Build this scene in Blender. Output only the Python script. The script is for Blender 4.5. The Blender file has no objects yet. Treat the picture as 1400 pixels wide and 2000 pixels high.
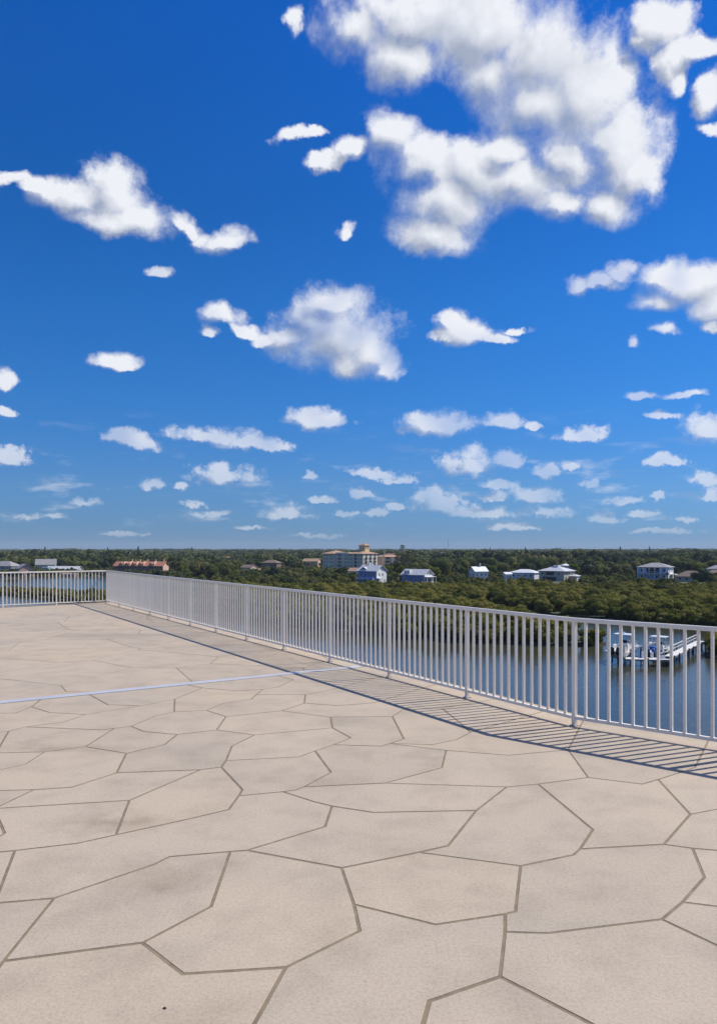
import bpy, bmesh, math, random
import numpy as np
from mathutils import Vector, Matrix

# ------------------------------------------------------------------ camera
scene = bpy.context.scene
cam_data = bpy.data.cameras.new("camera")
cam = bpy.data.objects.new("camera", cam_data)
scene.collection.objects.link(cam)
cam.location = (0.0, 0.0, 1.75)                      # eye height above the roof deck, looking along +Y
cam.rotation_euler = (math.radians(90), 0, 0)
cam_data.sensor_fit = 'HORIZONTAL'
cam_data.sensor_width = 36.0
cam_data.lens = 36.0 * 1444 / 1400
cam_data.shift_y = 73 / 1400
cam_data.clip_start = 0.05
cam_data.clip_end = 30000
scene.camera = cam
scene.render.resolution_x, scene.render.resolution_y = 716, 1024
cy = scene.cycles
cy.use_denoising = True
cy.denoiser = 'OPENIMAGEDENOISE'
cy.use_adaptive_sampling = True
cy.adaptive_threshold = 0.02
cy.max_bounces = 8
cy.diffuse_bounces = 3
cy.glossy_bounces = 3
cy.transparent_max_bounces = 8
cy.caustics_reflective = False
cy.caustics_refractive = False
scene.view_settings.view_transform = 'Standard'
scene.view_settings.look = 'None'
scene.view_settings.gamma = 1.0
scene.view_settings.exposure = 0.0
scene.view_settings.use_curve_mapping = False

# ------------------------------------------------------------------ sun and sky
SUN = Vector((0.911, 0.377, 1.05)).normalized()      # towards the sun, from the railing's shadow on the deck
SUN_EL = math.asin(SUN.z)
SUN_AZ = math.atan2(SUN.x, SUN.y)
sun_data = bpy.data.lights.new("sun", 'SUN')
sun_data.energy = 5.0
sun_data.angle = math.radians(0.53)
sun_data.color = (1.0, 0.955, 0.88)
sun = bpy.data.objects.new("sun", sun_data)
scene.collection.objects.link(sun)
sun.rotation_euler = (-SUN).to_track_quat('-Z', 'Y').to_euler()
sun.location = (60, 25, 70)

# cumulus lobes: azimuth, elevation, half width, half height (radians), tilt (degrees)
CLOUD_LOBES = [(0.0000,0.6117,0.0540,0.0282,-1),(0.0622,0.5873,0.0550,0.0282,-2),(0.0760,0.6264,0.1090,0.0275,-4),(0.1647,0.6054,0.0931,0.0447,-6),(0.2345,0.5754,0.0840,0.0526,-7),(0.2926,0.5297,0.0660,0.0618,-8),
(0.3302,0.4739,0.0523,0.0529,-9),(0.2443,0.5305,0.0709,0.0391,-7),(0.1815,0.5637,0.0533,0.0287,-5),(0.3579,0.4544,0.0256,0.0258,-9),(0.3147,0.4199,0.0281,0.0207,-7),(0.0450,0.5081,0.0359,0.0240,-2),
(0.0898,0.4790,0.0533,0.0331,-3),(0.1206,0.4362,0.0623,0.0366,-3),(0.1035,0.4025,0.0464,0.0208,-3),(0.1613,0.4699,0.0569,0.0331,-4),(0.2148,0.4550,0.0622,0.0280,-6),(0.1949,0.4889,0.0464,0.0199,-5),
(0.2573,0.4290,0.0323,0.0176,-6),(0.2767,0.4755,0.0383,0.0311,-7),(0.3938,0.5816,0.0344,0.0220,-11),(0.4056,0.5475,0.0201,0.0220,-11),(0.4373,0.5549,0.0230,0.0117,-12),(0.4486,0.5036,0.0160,0.0218,-12),
(0.3712,0.5745,0.0158,0.0072,-10),(0.4114,0.5300,0.0130,0.0122,-11),(-0.0843,0.6170,0.0103,0.0118,2),(-0.0898,0.5084,0.0276,0.0073,2),(-0.0415,0.4814,0.0235,0.0087,1),(-0.0069,0.4915,0.0235,0.0118,-0),
(-0.0588,0.5120,0.0166,0.0052,1),(0.4486,0.4685,0.0148,0.0059,-11),(-0.0194,0.4131,0.0138,0.0069,0),(-0.3700,0.4153,0.0407,0.0182,8),(-0.3240,0.4270,0.0355,0.0290,7),(-0.2862,0.4093,0.0402,0.0200,6),
(-0.4026,0.4211,0.0300,0.0095,1),(-0.4429,0.4248,0.0255,0.0067,10),(-0.1748,0.3913,0.0297,0.0116,3),(-0.2214,0.4098,0.0239,0.0085,-16),(-0.3147,0.4005,0.0512,0.0144,6),(-0.2015,0.3988,0.0160,0.0069,4),
(-0.2670,0.3527,0.0156,0.0059,5),(-0.0312,0.2848,0.0678,0.0490,-0),(-0.0657,0.3021,0.0332,0.0287,1),(0.0097,0.2631,0.0387,0.0371,-0),(-0.0932,0.2774,0.0234,0.0165,1),(-0.0415,0.3163,0.0415,0.0186,0),
(-0.0069,0.2463,0.0346,0.0194,-0),(0.0346,0.2396,0.0152,0.0182,-1),(-0.1848,0.3053,0.0310,0.0123,3),(-0.1478,0.2883,0.0231,0.0088,-16),(-0.1240,0.2765,0.0150,0.0076,2),(-0.2048,0.2856,0.0120,0.0087,3),
(0.1478,0.2883,0.0351,0.0200,-3),(0.1274,0.3004,0.0231,0.0094,-2),(0.1882,0.2752,0.0240,0.0088,-3),(0.1172,0.2831,0.0177,0.0089,-2),(0.2082,0.2854,0.0146,0.0050,-3),(0.4201,0.3137,0.0457,0.0261,-8),
(0.3879,0.2973,0.0295,0.0163,-7),(0.4458,0.2874,0.0247,0.0251,-8),(0.3938,0.3285,0.0259,0.0160,-7),(0.3147,0.3305,0.0336,0.0088,-6),(0.3395,0.3378,0.0221,0.0116,-7),(0.2830,0.3287,0.0128,0.0130,-5),
(0.4486,0.2639,0.0135,0.0081,-7),(0.3938,0.2642,0.0142,0.0083,-6),(0.3548,0.2523,0.0097,0.0067,-5),(-0.3134,0.2397,0.0266,0.0105,4),(-0.2989,0.2345,0.0127,0.0063,4),(-0.4514,0.2076,0.0136,0.0131,6),
(-0.4486,0.1687,0.0136,0.0061,4),(-0.0567,0.1745,0.0360,0.0147,0),(-0.0691,0.1824,0.0179,0.0093,1),(0.1069,0.1671,0.0463,0.0174,-1),(0.0829,0.1782,0.0233,0.0093,-1),(0.1915,0.1690,0.0279,0.0112,-2),
(0.2312,0.1624,0.0092,0.0066,-2),(0.2989,0.1465,0.0276,0.0110,-3),(0.4429,0.1460,0.0257,0.0171,-4),(-0.2926,0.1390,0.0360,0.0110,-8),(-0.3115,0.1460,0.0177,0.0084,3),(-0.2048,0.1501,0.0442,0.0093,-1),
(-0.1512,0.1435,0.0408,0.0120,-4),(-0.1104,0.1361,0.0192,0.0074,1),(-0.1815,0.0998,0.0418,0.0135,1),(-0.1848,0.1092,0.0175,0.0087,1),(-0.4401,0.1142,0.0218,0.0111,3),(0.3627,0.1931,0.0169,0.0050,-4),
(0.4143,0.1867,0.0253,0.0049,-5),(0.3879,0.1664,0.0189,0.0050,-4),(0.1478,0.1139,0.0337,0.0175,-1),(0.1512,0.1260,0.0162,0.0094,-1),(0.1949,0.1183,0.0199,0.0134,-1),(0.1862,0.0869,0.0213,0.0088,-1),
(0.2521,0.1036,0.0207,0.0099,-2),(0.2779,0.1094,0.0115,0.0085,-2),(0.3909,0.1116,0.0246,0.0076,-3),(-0.2702,0.0852,0.0168,0.0066,1),(-0.0657,0.0971,0.0103,0.0062,0),(0.0208,0.1021,0.0304,0.0075,-8),
(0.0519,0.0931,0.0221,0.0041,-0),(-0.3548,0.0629,0.0159,0.0058,1),(0.0035,0.0760,0.0166,0.0076,-0),(-0.0519,0.0663,0.0166,0.0055,0),(0.3438,0.0645,0.0195,0.0065,-1),(0.3879,0.0672,0.0083,0.0045,-2),
(0.4401,0.0862,0.0158,0.0075,-2),(0.4458,0.0680,0.0101,0.0099,-2),(0.1035,0.0653,0.0314,0.0164,-0),(0.1001,0.0777,0.0178,0.0096,-0),(-0.0967,0.0503,0.0316,0.0103,0),(-0.1982,0.0475,0.0241,0.0047,1),
(0.0242,0.0505,0.0166,0.0062,-0),(-0.0173,0.0484,0.0180,0.0041,0),(0.0484,0.0587,0.0124,0.0062,-0),(0.1681,0.0498,0.0374,0.0095,-1),(0.2345,0.0706,0.0299,0.0134,-1),(0.2456,0.0503,0.0361,0.0080,-1),
(0.3222,0.0433,0.0198,0.0072,-1),(-0.4247,0.0410,0.0139,0.0050,1),(-0.3891,0.0429,0.0143,0.0045,1),(0.3669,0.0472,0.0168,0.0052,-1),(0.4143,0.0387,0.0138,0.0038,-1),(0.3021,0.0864,0.0113,0.0066,-2),
(-0.2365,0.0826,0.0092,0.0060,1),(0.1781,0.0701,0.0200,0.0068,-1),(-0.2181,0.0594,0.0146,0.0054,1),(-0.3084,0.0205,0.0253,0.0033,0),(-0.0553,0.0194,0.0277,0.0035,0),(0.2048,0.0291,0.0395,0.0047,-0),
(0.3938,0.0243,0.0349,0.0038,-1),(-0.1376,0.0295,0.0273,0.0034,0)]
SKY_STRENGTH = 0.10
SKY_AIR, SKY_DUST, SKY_OZONE = 1.0, 0.0, 1.0
SKY_FILTER = [(0.0, (.16, .33, .80)), (0.08, (.21, .45, .89)), (0.187, (.15, .52, 1.04)), (0.31, (.115, .545, 1.13)),
              (0.43, (.085, .515, 1.14)), (0.62, (.062, .54, 1.35))]

def build_world():
    w = bpy.data.worlds.new("World")
    scene.world = w
    w.use_nodes = True
    nt = w.node_tree
    nt.nodes.clear()
    N, L = nt.nodes.new, nt.links.new

    def put(sock, v):
        if isinstance(v, bpy.types.NodeSocket):
            sock.id_data.links.new(v, sock)
        else:
            sock.default_value = v

    def math_(op, a, b=None, c=None, tree=None, clamp=False):
        n = (tree or nt).nodes.new('ShaderNodeMath')
        n.operation = op
        n.use_clamp = clamp
        put(n.inputs[0], a)
        if b is not None: put(n.inputs[1], b)
        if c is not None: put(n.inputs[2], c)
        return n.outputs[0]

    def vmath(op, a, b=None, tree=None, scale=None):
        n = (tree or nt).nodes.new('ShaderNodeVectorMath')
        n.operation = op
        put(n.inputs[0], a)
        if b is not None: put(n.inputs[1], b)
        if scale is not None: put(n.inputs['Scale'], scale)
        return n.outputs['Value'] if op in ('LENGTH', 'DOT_PRODUCT') else n.outputs[0]

    def noise(vec, scale, detail, rough=0.55, out='Fac', lac=2.0):
        n = N('ShaderNodeTexNoise')
        n.noise_dimensions = '3D'
        put(n.inputs['Vector'], vec)
        n.inputs['Scale'].default_value = scale
        n.inputs['Detail'].default_value = detail
        n.inputs['Roughness'].default_value = rough
        n.inputs['Lacunarity'].default_value = lac
        return n.outputs[out]

    def smooth(v, lo, hi):
        n = N('ShaderNodeMapRange')
        n.interpolation_type = 'SMOOTHSTEP'
        put(n.inputs['Value'], v)
        n.inputs['From Min'].default_value = lo
        n.inputs['From Max'].default_value = hi
        return n.outputs['Result']

    def lobe_group(lobes):
        """distance field of some cumulus lobes as a node group, so that it can be read twice"""
        grp = bpy.data.node_groups.new("cumulus_field", 'ShaderNodeTree')
        grp.interface.new_socket("Vector", in_out='INPUT', socket_type='NodeSocketVector')
        grp.interface.new_socket("Field", in_out='OUTPUT', socket_type='NodeSocketFloat')
        gi = grp.nodes.new('NodeGroupInput')
        go = grp.nodes.new('NodeGroupOutput')
        acc = None
        vec = gi.outputs[0]
        for i, (a, e, ra, re, rot) in enumerate(lobes):
            if i and i % 8 == 0:                     # keeps the node order sequential (shader stack size)
                vec = vmath('ADD', gi.outputs[0], vmath('SCALE', (1e-9, 1e-9, 0), tree=grp, scale=acc), tree=grp)
            m = grp.nodes.new('ShaderNodeMapping')
            m.vector_type = 'TEXTURE'
            m.inputs['Location'].default_value = (a, e - re * (0.26 if e < 0.3 else (0.14 if e < 0.42 else 0.0)), 0)
            m.inputs['Rotation'].default_value = (0, 0, math.radians(rot))
            m.inputs['Scale'].default_value = (ra * (1.27 if e < 0.42 else 1.15), re * (1.38 if e < 0.42 else 1.19), 1)
            grp.links.new(vec, m.inputs['Vector'])
            q = m.outputs[0]
            if e < 0.42:                             # flatter underneath than on top
                q = vmath('MAXIMUM', q, vmath('MULTIPLY', q, (-1.0, -1.75 if e < 0.3 else -1.35, 0.0), tree=grp), tree=grp)
            d = vmath('LENGTH', q, tree=grp)
            acc = d if acc is None else math_('SMOOTH_MIN', acc, d, 0.22, tree=grp)
        put(go.inputs[0], math_('SUBTRACT', 1.0, acc, tree=grp) if acc is not None else -3.0)
        return grp

    tc = N('ShaderNodeTexCoord')
    d = tc.outputs['Generated']
    sep = N('ShaderNodeSeparateXYZ'); L(d, sep.inputs[0])
    az = math_('ARCTAN2', sep.outputs[0], sep.outputs[1])
    el = math_('ARCSINE', sep.outputs[2])
    comb = N('ShaderNodeCombineXYZ'); put(comb.inputs[0], az); put(comb.inputs[1], el)
    ae = comb.outputs[0]

    # two sizes of billow: broad overhead, fine towards the horizon
    low = smooth(el, 0.30, 0.10)
    def warped(vec):
        w1 = vmath('SCALE', vmath('SUBTRACT', noise(vec, 8.0, 2.0, 0.6, 'Color'), (0.5, 0.5, 0.5)), scale=0.055)
        w2 = vmath('SCALE', vmath('SUBTRACT', noise(vec, 26.0, 6.0, 0.62, 'Color'), (0.5, 0.5, 0.5)), scale=0.040)
        keep = math_('MULTIPLY_ADD', low, -0.65, 1.0)
        w12 = vmath('SCALE', vmath('ADD', w1, w2), scale=keep)
        w3 = vmath('SCALE', vmath('SUBTRACT', noise(vec, 85.0, 4.0, 0.65, 'Color'), (0.5, 0.5, 0.5)), scale=math_('MULTIPLY', low, 0.021))
        return vmath('ADD', vec, vmath('MULTIPLY', vmath('ADD', w12, w3), (1, 0.75, 0)))
    def billow(vec):
        nb = noise(vec, 14.0, 8.0, 0.65)
        nf = noise(vec, 46.0, 6.0, 0.64)
        mx = N('ShaderNodeMix'); mx.data_type = 'FLOAT'
        put(mx.inputs[0], low); put(mx.inputs[2], nb); put(mx.inputs[3], nf)
        return math_('SUBTRACT', mx.outputs[0], 0.5)
    off = vmath('ADD', ae, (0.014, 0.016, 0.0))      # a step towards the sun: up and to the right
    wv0, wv1 = warped(ae), warped(off)
    b0 = billow(ae)
    def folds(vec):
        nb = noise(vec, 13.0, 3.0, 0.5)
        nf = noise(vec, 44.0, 2.0, 0.5)
        mx = N('ShaderNodeMix'); mx.data_type = 'FLOAT'
        put(mx.inputs[0], low); put(mx.inputs[2], nb); put(mx.inputs[3], nf)
        return math_('SUBTRACT', mx.outputs[0], 0.5)
    s0, s1 = folds(ae), folds(off)
    frayed = math_('MULTIPLY_ADD', smooth(noise(ae, 6.0, 3.0, 0.6), 0.34, 0.66), 0.85, 0.60)
    # faint banks of small far cloud low over the horizon
    bank = N('ShaderNodeMapping'); bank.inputs['Scale'].default_value = (11.0, 42.0, 1.0); L(ae, bank.inputs['Vector'])
    banks = math_('MULTIPLY', smooth(noise(bank.outputs[0], 1.0, 6.0, 0.62), 0.52, 0.74),
                  math_('MULTIPLY', smooth(el, 0.012, 0.05), smooth(el, 0.20, 0.07)))
    banks = math_('MULTIPLY', banks, 0.42)
    some = math_('MULTIPLY_ADD', smooth(noise(ae, 7.5, 2.0, 0.6), 0.36, 0.58), 0.42, 0.58)    # some banks are thinner than others
    thin = math_('MULTIPLY', smooth(el, 0.0, 0.035), math_('MULTIPLY_ADD', smooth(el, 0.02, 0.26), 0.50, 0.48))
    thin = math_('MULTIPLY', thin, math_('MAXIMUM', some, smooth(el, 0.26, 0.40)))

    sky = N('ShaderNodeTexSky')
    sky.sky_type = 'NISHITA'
    sky.sun_disc = False
    sky.sun_elevation = SUN_EL
    sky.sun_rotation = SUN_AZ
    sky.altitude = 20
    sky.air_density = SKY_AIR
    sky.dust_density = SKY_DUST
    sky.ozone_density = SKY_OZONE
    # clear, polarised deep blue: the Nishita sky filtered by elevation, the same all round
    ramp = N('ShaderNodeValToRGB')
    put(ramp.inputs[0], math_('DIVIDE', el, 0.8))
    el_ = ramp.color_ramp.elements
    while len(el_) < len(SKY_FILTER):
        el_.new(0.5)
    for q, (p, c) in zip(el_, SKY_FILTER):
        q.position = p / 0.8
        q.color = (c[0] * 0.6, c[1] * 0.6, c[2] * 0.6, 1)
    hs = N('ShaderNodeMix'); hs.data_type = 'RGBA'; hs.blend_type = 'MULTIPLY'
    hs.inputs[0].default_value = 1.0
    L(ramp.outputs[0], hs.inputs[7])
    L(vmath('SCALE', sky.outputs[0], scale=1 / 0.6), hs.inputs[6])
    k = 1.0 / SKY_STRENGTH

    fuller = math_('MULTIPLY_ADD', smooth(el, 0.24, 0.44), 0.10, -0.09)
    amp = math_('MULTIPLY_ADD', low, 0.9, 2.4)
    def sky_shader(f0, f1):
        dens = math_('MULTIPLY_ADD', b0, amp, math_('ADD', math_('MULTIPLY', f0, 1.42), fuller))
        d0 = math_('MULTIPLY_ADD', s0, 1.05, math_('MULTIPLY', f0, 1.42))
        d1 = math_('MULTIPLY_ADD', s1, 1.05, math_('MULTIPLY', f1, 1.42))
        relief = math_('SUBTRACT', d0, d1)
        # crisp on the sunlit side, frayed on the far side
        mr = N('ShaderNodeMapRange'); mr.interpolation_type = 'SMOOTHSTEP'
        put(mr.inputs['Value'], dens); mr.inputs['From Min'].default_value = -0.30
        put(mr.inputs['From Max'], math_('MULTIPLY', frayed, math_('MULTIPLY_ADD', smooth(relief, -0.05, 0.35), -0.38, 1.05)))
        alpha = math_('MAXIMUM', math_('MULTIPLY', mr.outputs['Result'], thin), banks)
        lit = math_('MULTIPLY_ADD', d1, -0.30, math_('MULTIPLY_ADD', relief, 0.75, math_('MULTIPLY_ADD', b0, 0.42, 0.74)))
        lit = math_('MAXIMUM', math_('MINIMUM', lit, 1.0), 0.0)
        cc = N('ShaderNodeMix'); cc.data_type = 'RGBA'
        put(cc.inputs[0], lit)
        cc.inputs[6].default_value = (0.38 * k, 0.435 * k, 0.56 * k, 1)
        cc.inputs[7].default_value = (0.88 * k, 0.90 * k, 0.95 * k, 1)
        mx = N('ShaderNodeMix'); mx.data_type = 'RGBA'
        put(mx.inputs[0], alpha); L(hs.outputs[2], mx.inputs[6]); L(cc.outputs[2], mx.inputs[7])
        bg = N('ShaderNodeBackground')
        bg.inputs['Strength'].default_value = SKY_STRENGTH
        L(mx.outputs[2], bg.inputs['Color'])
        return bg.outputs[0]

    def lobes_shader(a0, a1, e0, e1):
        sel = []
        for lb in CLOUD_LOBES:
            r = max(lb[2], lb[3]) * 2.0 + 0.075
            if a0 - r < lb[0] < a1 + r and e0 - r < lb[1] < e1 + r:
                sel.append(lb)
        g = lobe_group(sel)
        fs = []
        for wv in (wv0, wv1):
            n = N('ShaderNodeGroup'); n.node_tree = g
            L(wv, n.inputs[0])
            fs.append(n.outputs[0])
        return sky_shader(*fs)

    def pick(cond, no, yes):
        m = N('ShaderNodeMixShader')
        put(m.inputs[0], cond); L(no, m.inputs[1]); L(yes, m.inputs[2])
        return m.outputs[0]

    # the lobes are read part by part of the sky (each part only knows the lobes near it)
    def split(a0, a1, e0, e1, depth):
        if depth == 0:
            return lobes_shader(a0, a1, e0, e1)
        if depth % 2:
            mid = (a0 + a1) / 2
            return pick(math_('GREATER_THAN', az, mid), split(a0, mid, e0, e1, depth - 1), split(mid, a1, e0, e1, depth - 1))
        mid = e0 + (e1 - e0) * 0.42
        return pick(math_('GREATER_THAN', el, mid), split(a0, a1, e0, mid, depth - 1), split(a0, a1, mid, e1, depth - 1))
    mapped = split(-0.52, 0.52, 0.0, 0.72, 5)
    # open sky all round: scattered cumulus of the same kind
    flat = N('ShaderNodeCombineXYZ')
    zz = math_('ADD', math_('MAXIMUM', sep.outputs[2], 0.0), 0.12)
    put(flat.inputs[0], math_('DIVIDE', sep.outputs[0], zz)); put(flat.inputs[1], math_('DIVIDE', sep.outputs[1], zz))
    scat = math_('MULTIPLY', math_('SUBTRACT', noise(flat.outputs[0], 0.9, 3.0, 0.5), 0.56), 5.0)
    edge = math_('MAXIMUM', smooth(math_('ABSOLUTE', az), 0.52, 0.60), smooth(el, 0.72, 0.80))
    scat = math_('ADD', scat, math_('MULTIPLY_ADD', edge, 2.0, -2.0))
    rest = sky_shader(scat, scat)
    inside = math_('MULTIPLY', math_('LESS_THAN', math_('ABSOLUTE', az), 0.52),
                   math_('MULTIPLY', math_('LESS_THAN', el, 0.72), math_('GREATER_THAN', el, 0.0)))
    out = N('ShaderNodeOutputWorld')
    L(pick(inside, rest, mapped), out.inputs['Surface'])
    w.cycles.sampling_method = 'MANUAL'
    w.cycles.sample_map_resolution = 512

build_world()

# ------------------------------------------------------------------ helpers
COL = scene.collection
WATER = -16.5            # water level; the roof deck is z = 0
LAND = -16.1
rng = np.random.default_rng(11)
random.seed(5)

def tag(o, label=None, cat=None, group=None, kind=None):
    if label: o["label"] = label
    if cat: o["category"] = cat
    if group: o["group"] = group
    if kind: o["kind"] = kind
    return o

def link(name, me, parent=None):
    o = bpy.data.objects.new(name, me)
    COL.objects.link(o)
    if parent is not None:
        o.parent = parent
    return o

def empty(name, loc=(0, 0, 0), rz=0.0):
    o = link(name, None)
    o.empty_display_size = 0.3
    o.location = loc
    o.rotation_euler = (0, 0, rz)
    return o

def copy_tree(o, parent=None):
    c = o.copy()
    COL.objects.link(c)
    c.parent = parent
    for ch in o.children:
        copy_tree(ch, c)
    return c

class MB:
    """collects shapes into one mesh"""
    def __init__(self):
        self.v, self.f, self.m = [], [], []
    def add(self, vs, fs, mi=0):
        n = len(self.v)
        self.v += [tuple(p) for p in vs]
        self.f += [tuple(i + n for i in f) for f in fs]
        self.m += [mi] * len(fs)
        return self
    def box(self, x0, x1, y0, y1, z0, z1, mi=0):
        vs = [(x0, y0, z0), (x1, y0, z0), (x1, y1, z0), (x0, y1, z0), (x0, y0, z1), (x1, y0, z1), (x1, y1, z1), (x0, y1, z1)]
        return self.add(vs, [(0, 3, 2, 1), (4, 5, 6, 7), (0, 1, 5, 4), (1, 2, 6, 5), (2, 3, 7, 6), (3, 0, 4, 7)], mi)
    def bar(self, p, q, w, h=None, mi=0):
        """square bar from p to q"""
        p, q = Vector(p), Vector(q)
        h = h or w
        d = (q - p).normalized()
        up = Vector((0, 0, 1)) if abs(d.z) < 0.95 else Vector((0, 1, 0))
        s = d.cross(up).normalized() * (w / 2)
        u = s.cross(d).normalized() * (h / 2)
        vs = [p - s - u, p + s - u, p + s + u, p - s + u, q - s - u, q + s - u, q + s + u, q - s + u]
        return self.add(vs, [(3, 2, 1, 0), (4, 5, 6, 7), (0, 1, 5, 4), (1, 2, 6, 5), (2, 3, 7, 6), (3, 0, 4, 7)], mi)
    def tube(self, pts, rad, n=8, mi=0, cap=True):
        pts = [Vector(p) for p in pts]
        rad = rad if isinstance(rad, (list, tuple)) else [rad] * len(pts)
        vs = []
        for i, p in enumerate(pts):
            d = (pts[min(i + 1, len(pts) - 1)] - pts[max(i - 1, 0)]).normalized()
            up = Vector((0, 0, 1)) if abs(d.z) < 0.9 else Vector((1, 0, 0))
            s = d.cross(up).normalized(); u = s.cross(d).normalized()
            for k in range(n):
                a = 2 * math.pi * k / n
                vs.append(p + (s * math.cos(a) + u * math.sin(a)) * rad[i])
        fs = []
        for i in range(len(pts) - 1):
            for k in range(n):
                k2 = (k + 1) % n
                fs.append((i * n + k, i * n + k2, (i + 1) * n + k2, (i + 1) * n + k))
        if cap:
            fs.append(tuple(range(n - 1, -1, -1)))
            fs.append(tuple((len(pts) - 1) * n + k for k in range(n)))
        return self.add(vs, fs, mi)
    def mesh(self, name, mats, smooth=False):
        me = bpy.data.meshes.new(name)
        me.from_pydata(self.v, [], self.f)
        for m in (mats if isinstance(mats, (list, tuple)) else [mats]):
            me.materials.append(m)
        if any(self.m):
            me.polygons.foreach_set("material_index", self.m)
        if smooth:
            me.polygons.foreach_set("use_smooth", [True] * len(me.polygons))
        me.update()
        return me
    def build(self, name, mats, parent=None, smooth=False):
        return link(name, self.mesh(name, mats, smooth), parent)

def tri_mesh(name, verts, quads, mat):
    """fast mesh from numpy arrays (quads)"""
    me = bpy.data.meshes.new(name)
    nv, nf = len(verts), len(quads)
    me.vertices.add(nv)
    me.vertices.foreach_set("co", np.asarray(verts, np.float32).ravel())
    me.loops.add(nf * 4)
    me.loops.foreach_set("vertex_index", np.asarray(quads, np.int32).ravel())
    me.polygons.add(nf)
    me.polygons.foreach_set("loop_start", np.arange(0, nf * 4, 4, dtype=np.int32))
    me.polygons.foreach_set("loop_total", np.full(nf, 4, np.int32))
    me.materials.append(mat)
    me.update()
    me.validate()
    return me

# ------------------------------------------------------------------ materials
def new_mat(name):
    m = bpy.data.materials.new(name)
    m.use_nodes = True
    nt = m.node_tree
    return m, nt, nt.nodes["Principled BSDF"]

def sock(nt, n, key, v):
    if isinstance(v, bpy.types.NodeSocket):
        nt.links.new(v, n.inputs[key])
    else:
        n.inputs[key].default_value = v

def tex_noise(nt, vec, scale, detail=3.0, rough=0.55, out='Fac'):
    n = nt.nodes.new('ShaderNodeTexNoise')
    if vec is not None: nt.links.new(vec, n.inputs['Vector'])
    n.inputs['Scale'].default_value = scale
    n.inputs['Detail'].default_value = detail
    n.inputs['Roughness'].default_value = rough
    return n.outputs[out]

def ramp(nt, fac, stops, interp='LINEAR'):
    n = nt.nodes.new('ShaderNodeValToRGB')
    n.color_ramp.interpolation = interp
    e = n.color_ramp.elements
    while len(e) < len(stops): e.new(0.5)
    for q, (p, c) in zip(e, stops):
        q.position = p
        q.color = tuple(c) + (1,) if len(c) == 3 else c
    nt.links.new(fac, n.inputs[0])
    return n.outputs[0]

def mixc(nt, fac, a, b, blend='MIX'):
    n = nt.nodes.new('ShaderNodeMix'); n.data_type = 'RGBA'; n.blend_type = blend
    sock(nt, n, 0, fac); sock(nt, n, 6, a); sock(nt, n, 7, b)
    return n.outputs[2]

def mth(nt, op, a, b=None, c=None, clamp=False):
    n = nt.nodes.new('ShaderNodeMath'); n.operation = op; n.use_clamp = clamp
    sock(nt, n, 0, a)
    if b is not None: sock(nt, n, 1, b)
    if c is not None: sock(nt, n, 2, c)
    return n.outputs[0]

def bump(nt, bsdf, h, strength=0.3, dist=0.01):
    b = nt.nodes.new('ShaderNodeBump')
    b.inputs['Strength'].default_value = strength
    b.inputs['Distance'].default_value = dist
    nt.links.new(h, b.inputs['Height'])
    nt.links.new(b.outputs[0], bsdf.inputs['Normal'])

def world_pos(nt):
    return nt.nodes.new('ShaderNodeNewGeometry').outputs['Position']

def obj_pos(nt):
    return nt.nodes.new('ShaderNodeTexCoord').outputs['Object']

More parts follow.
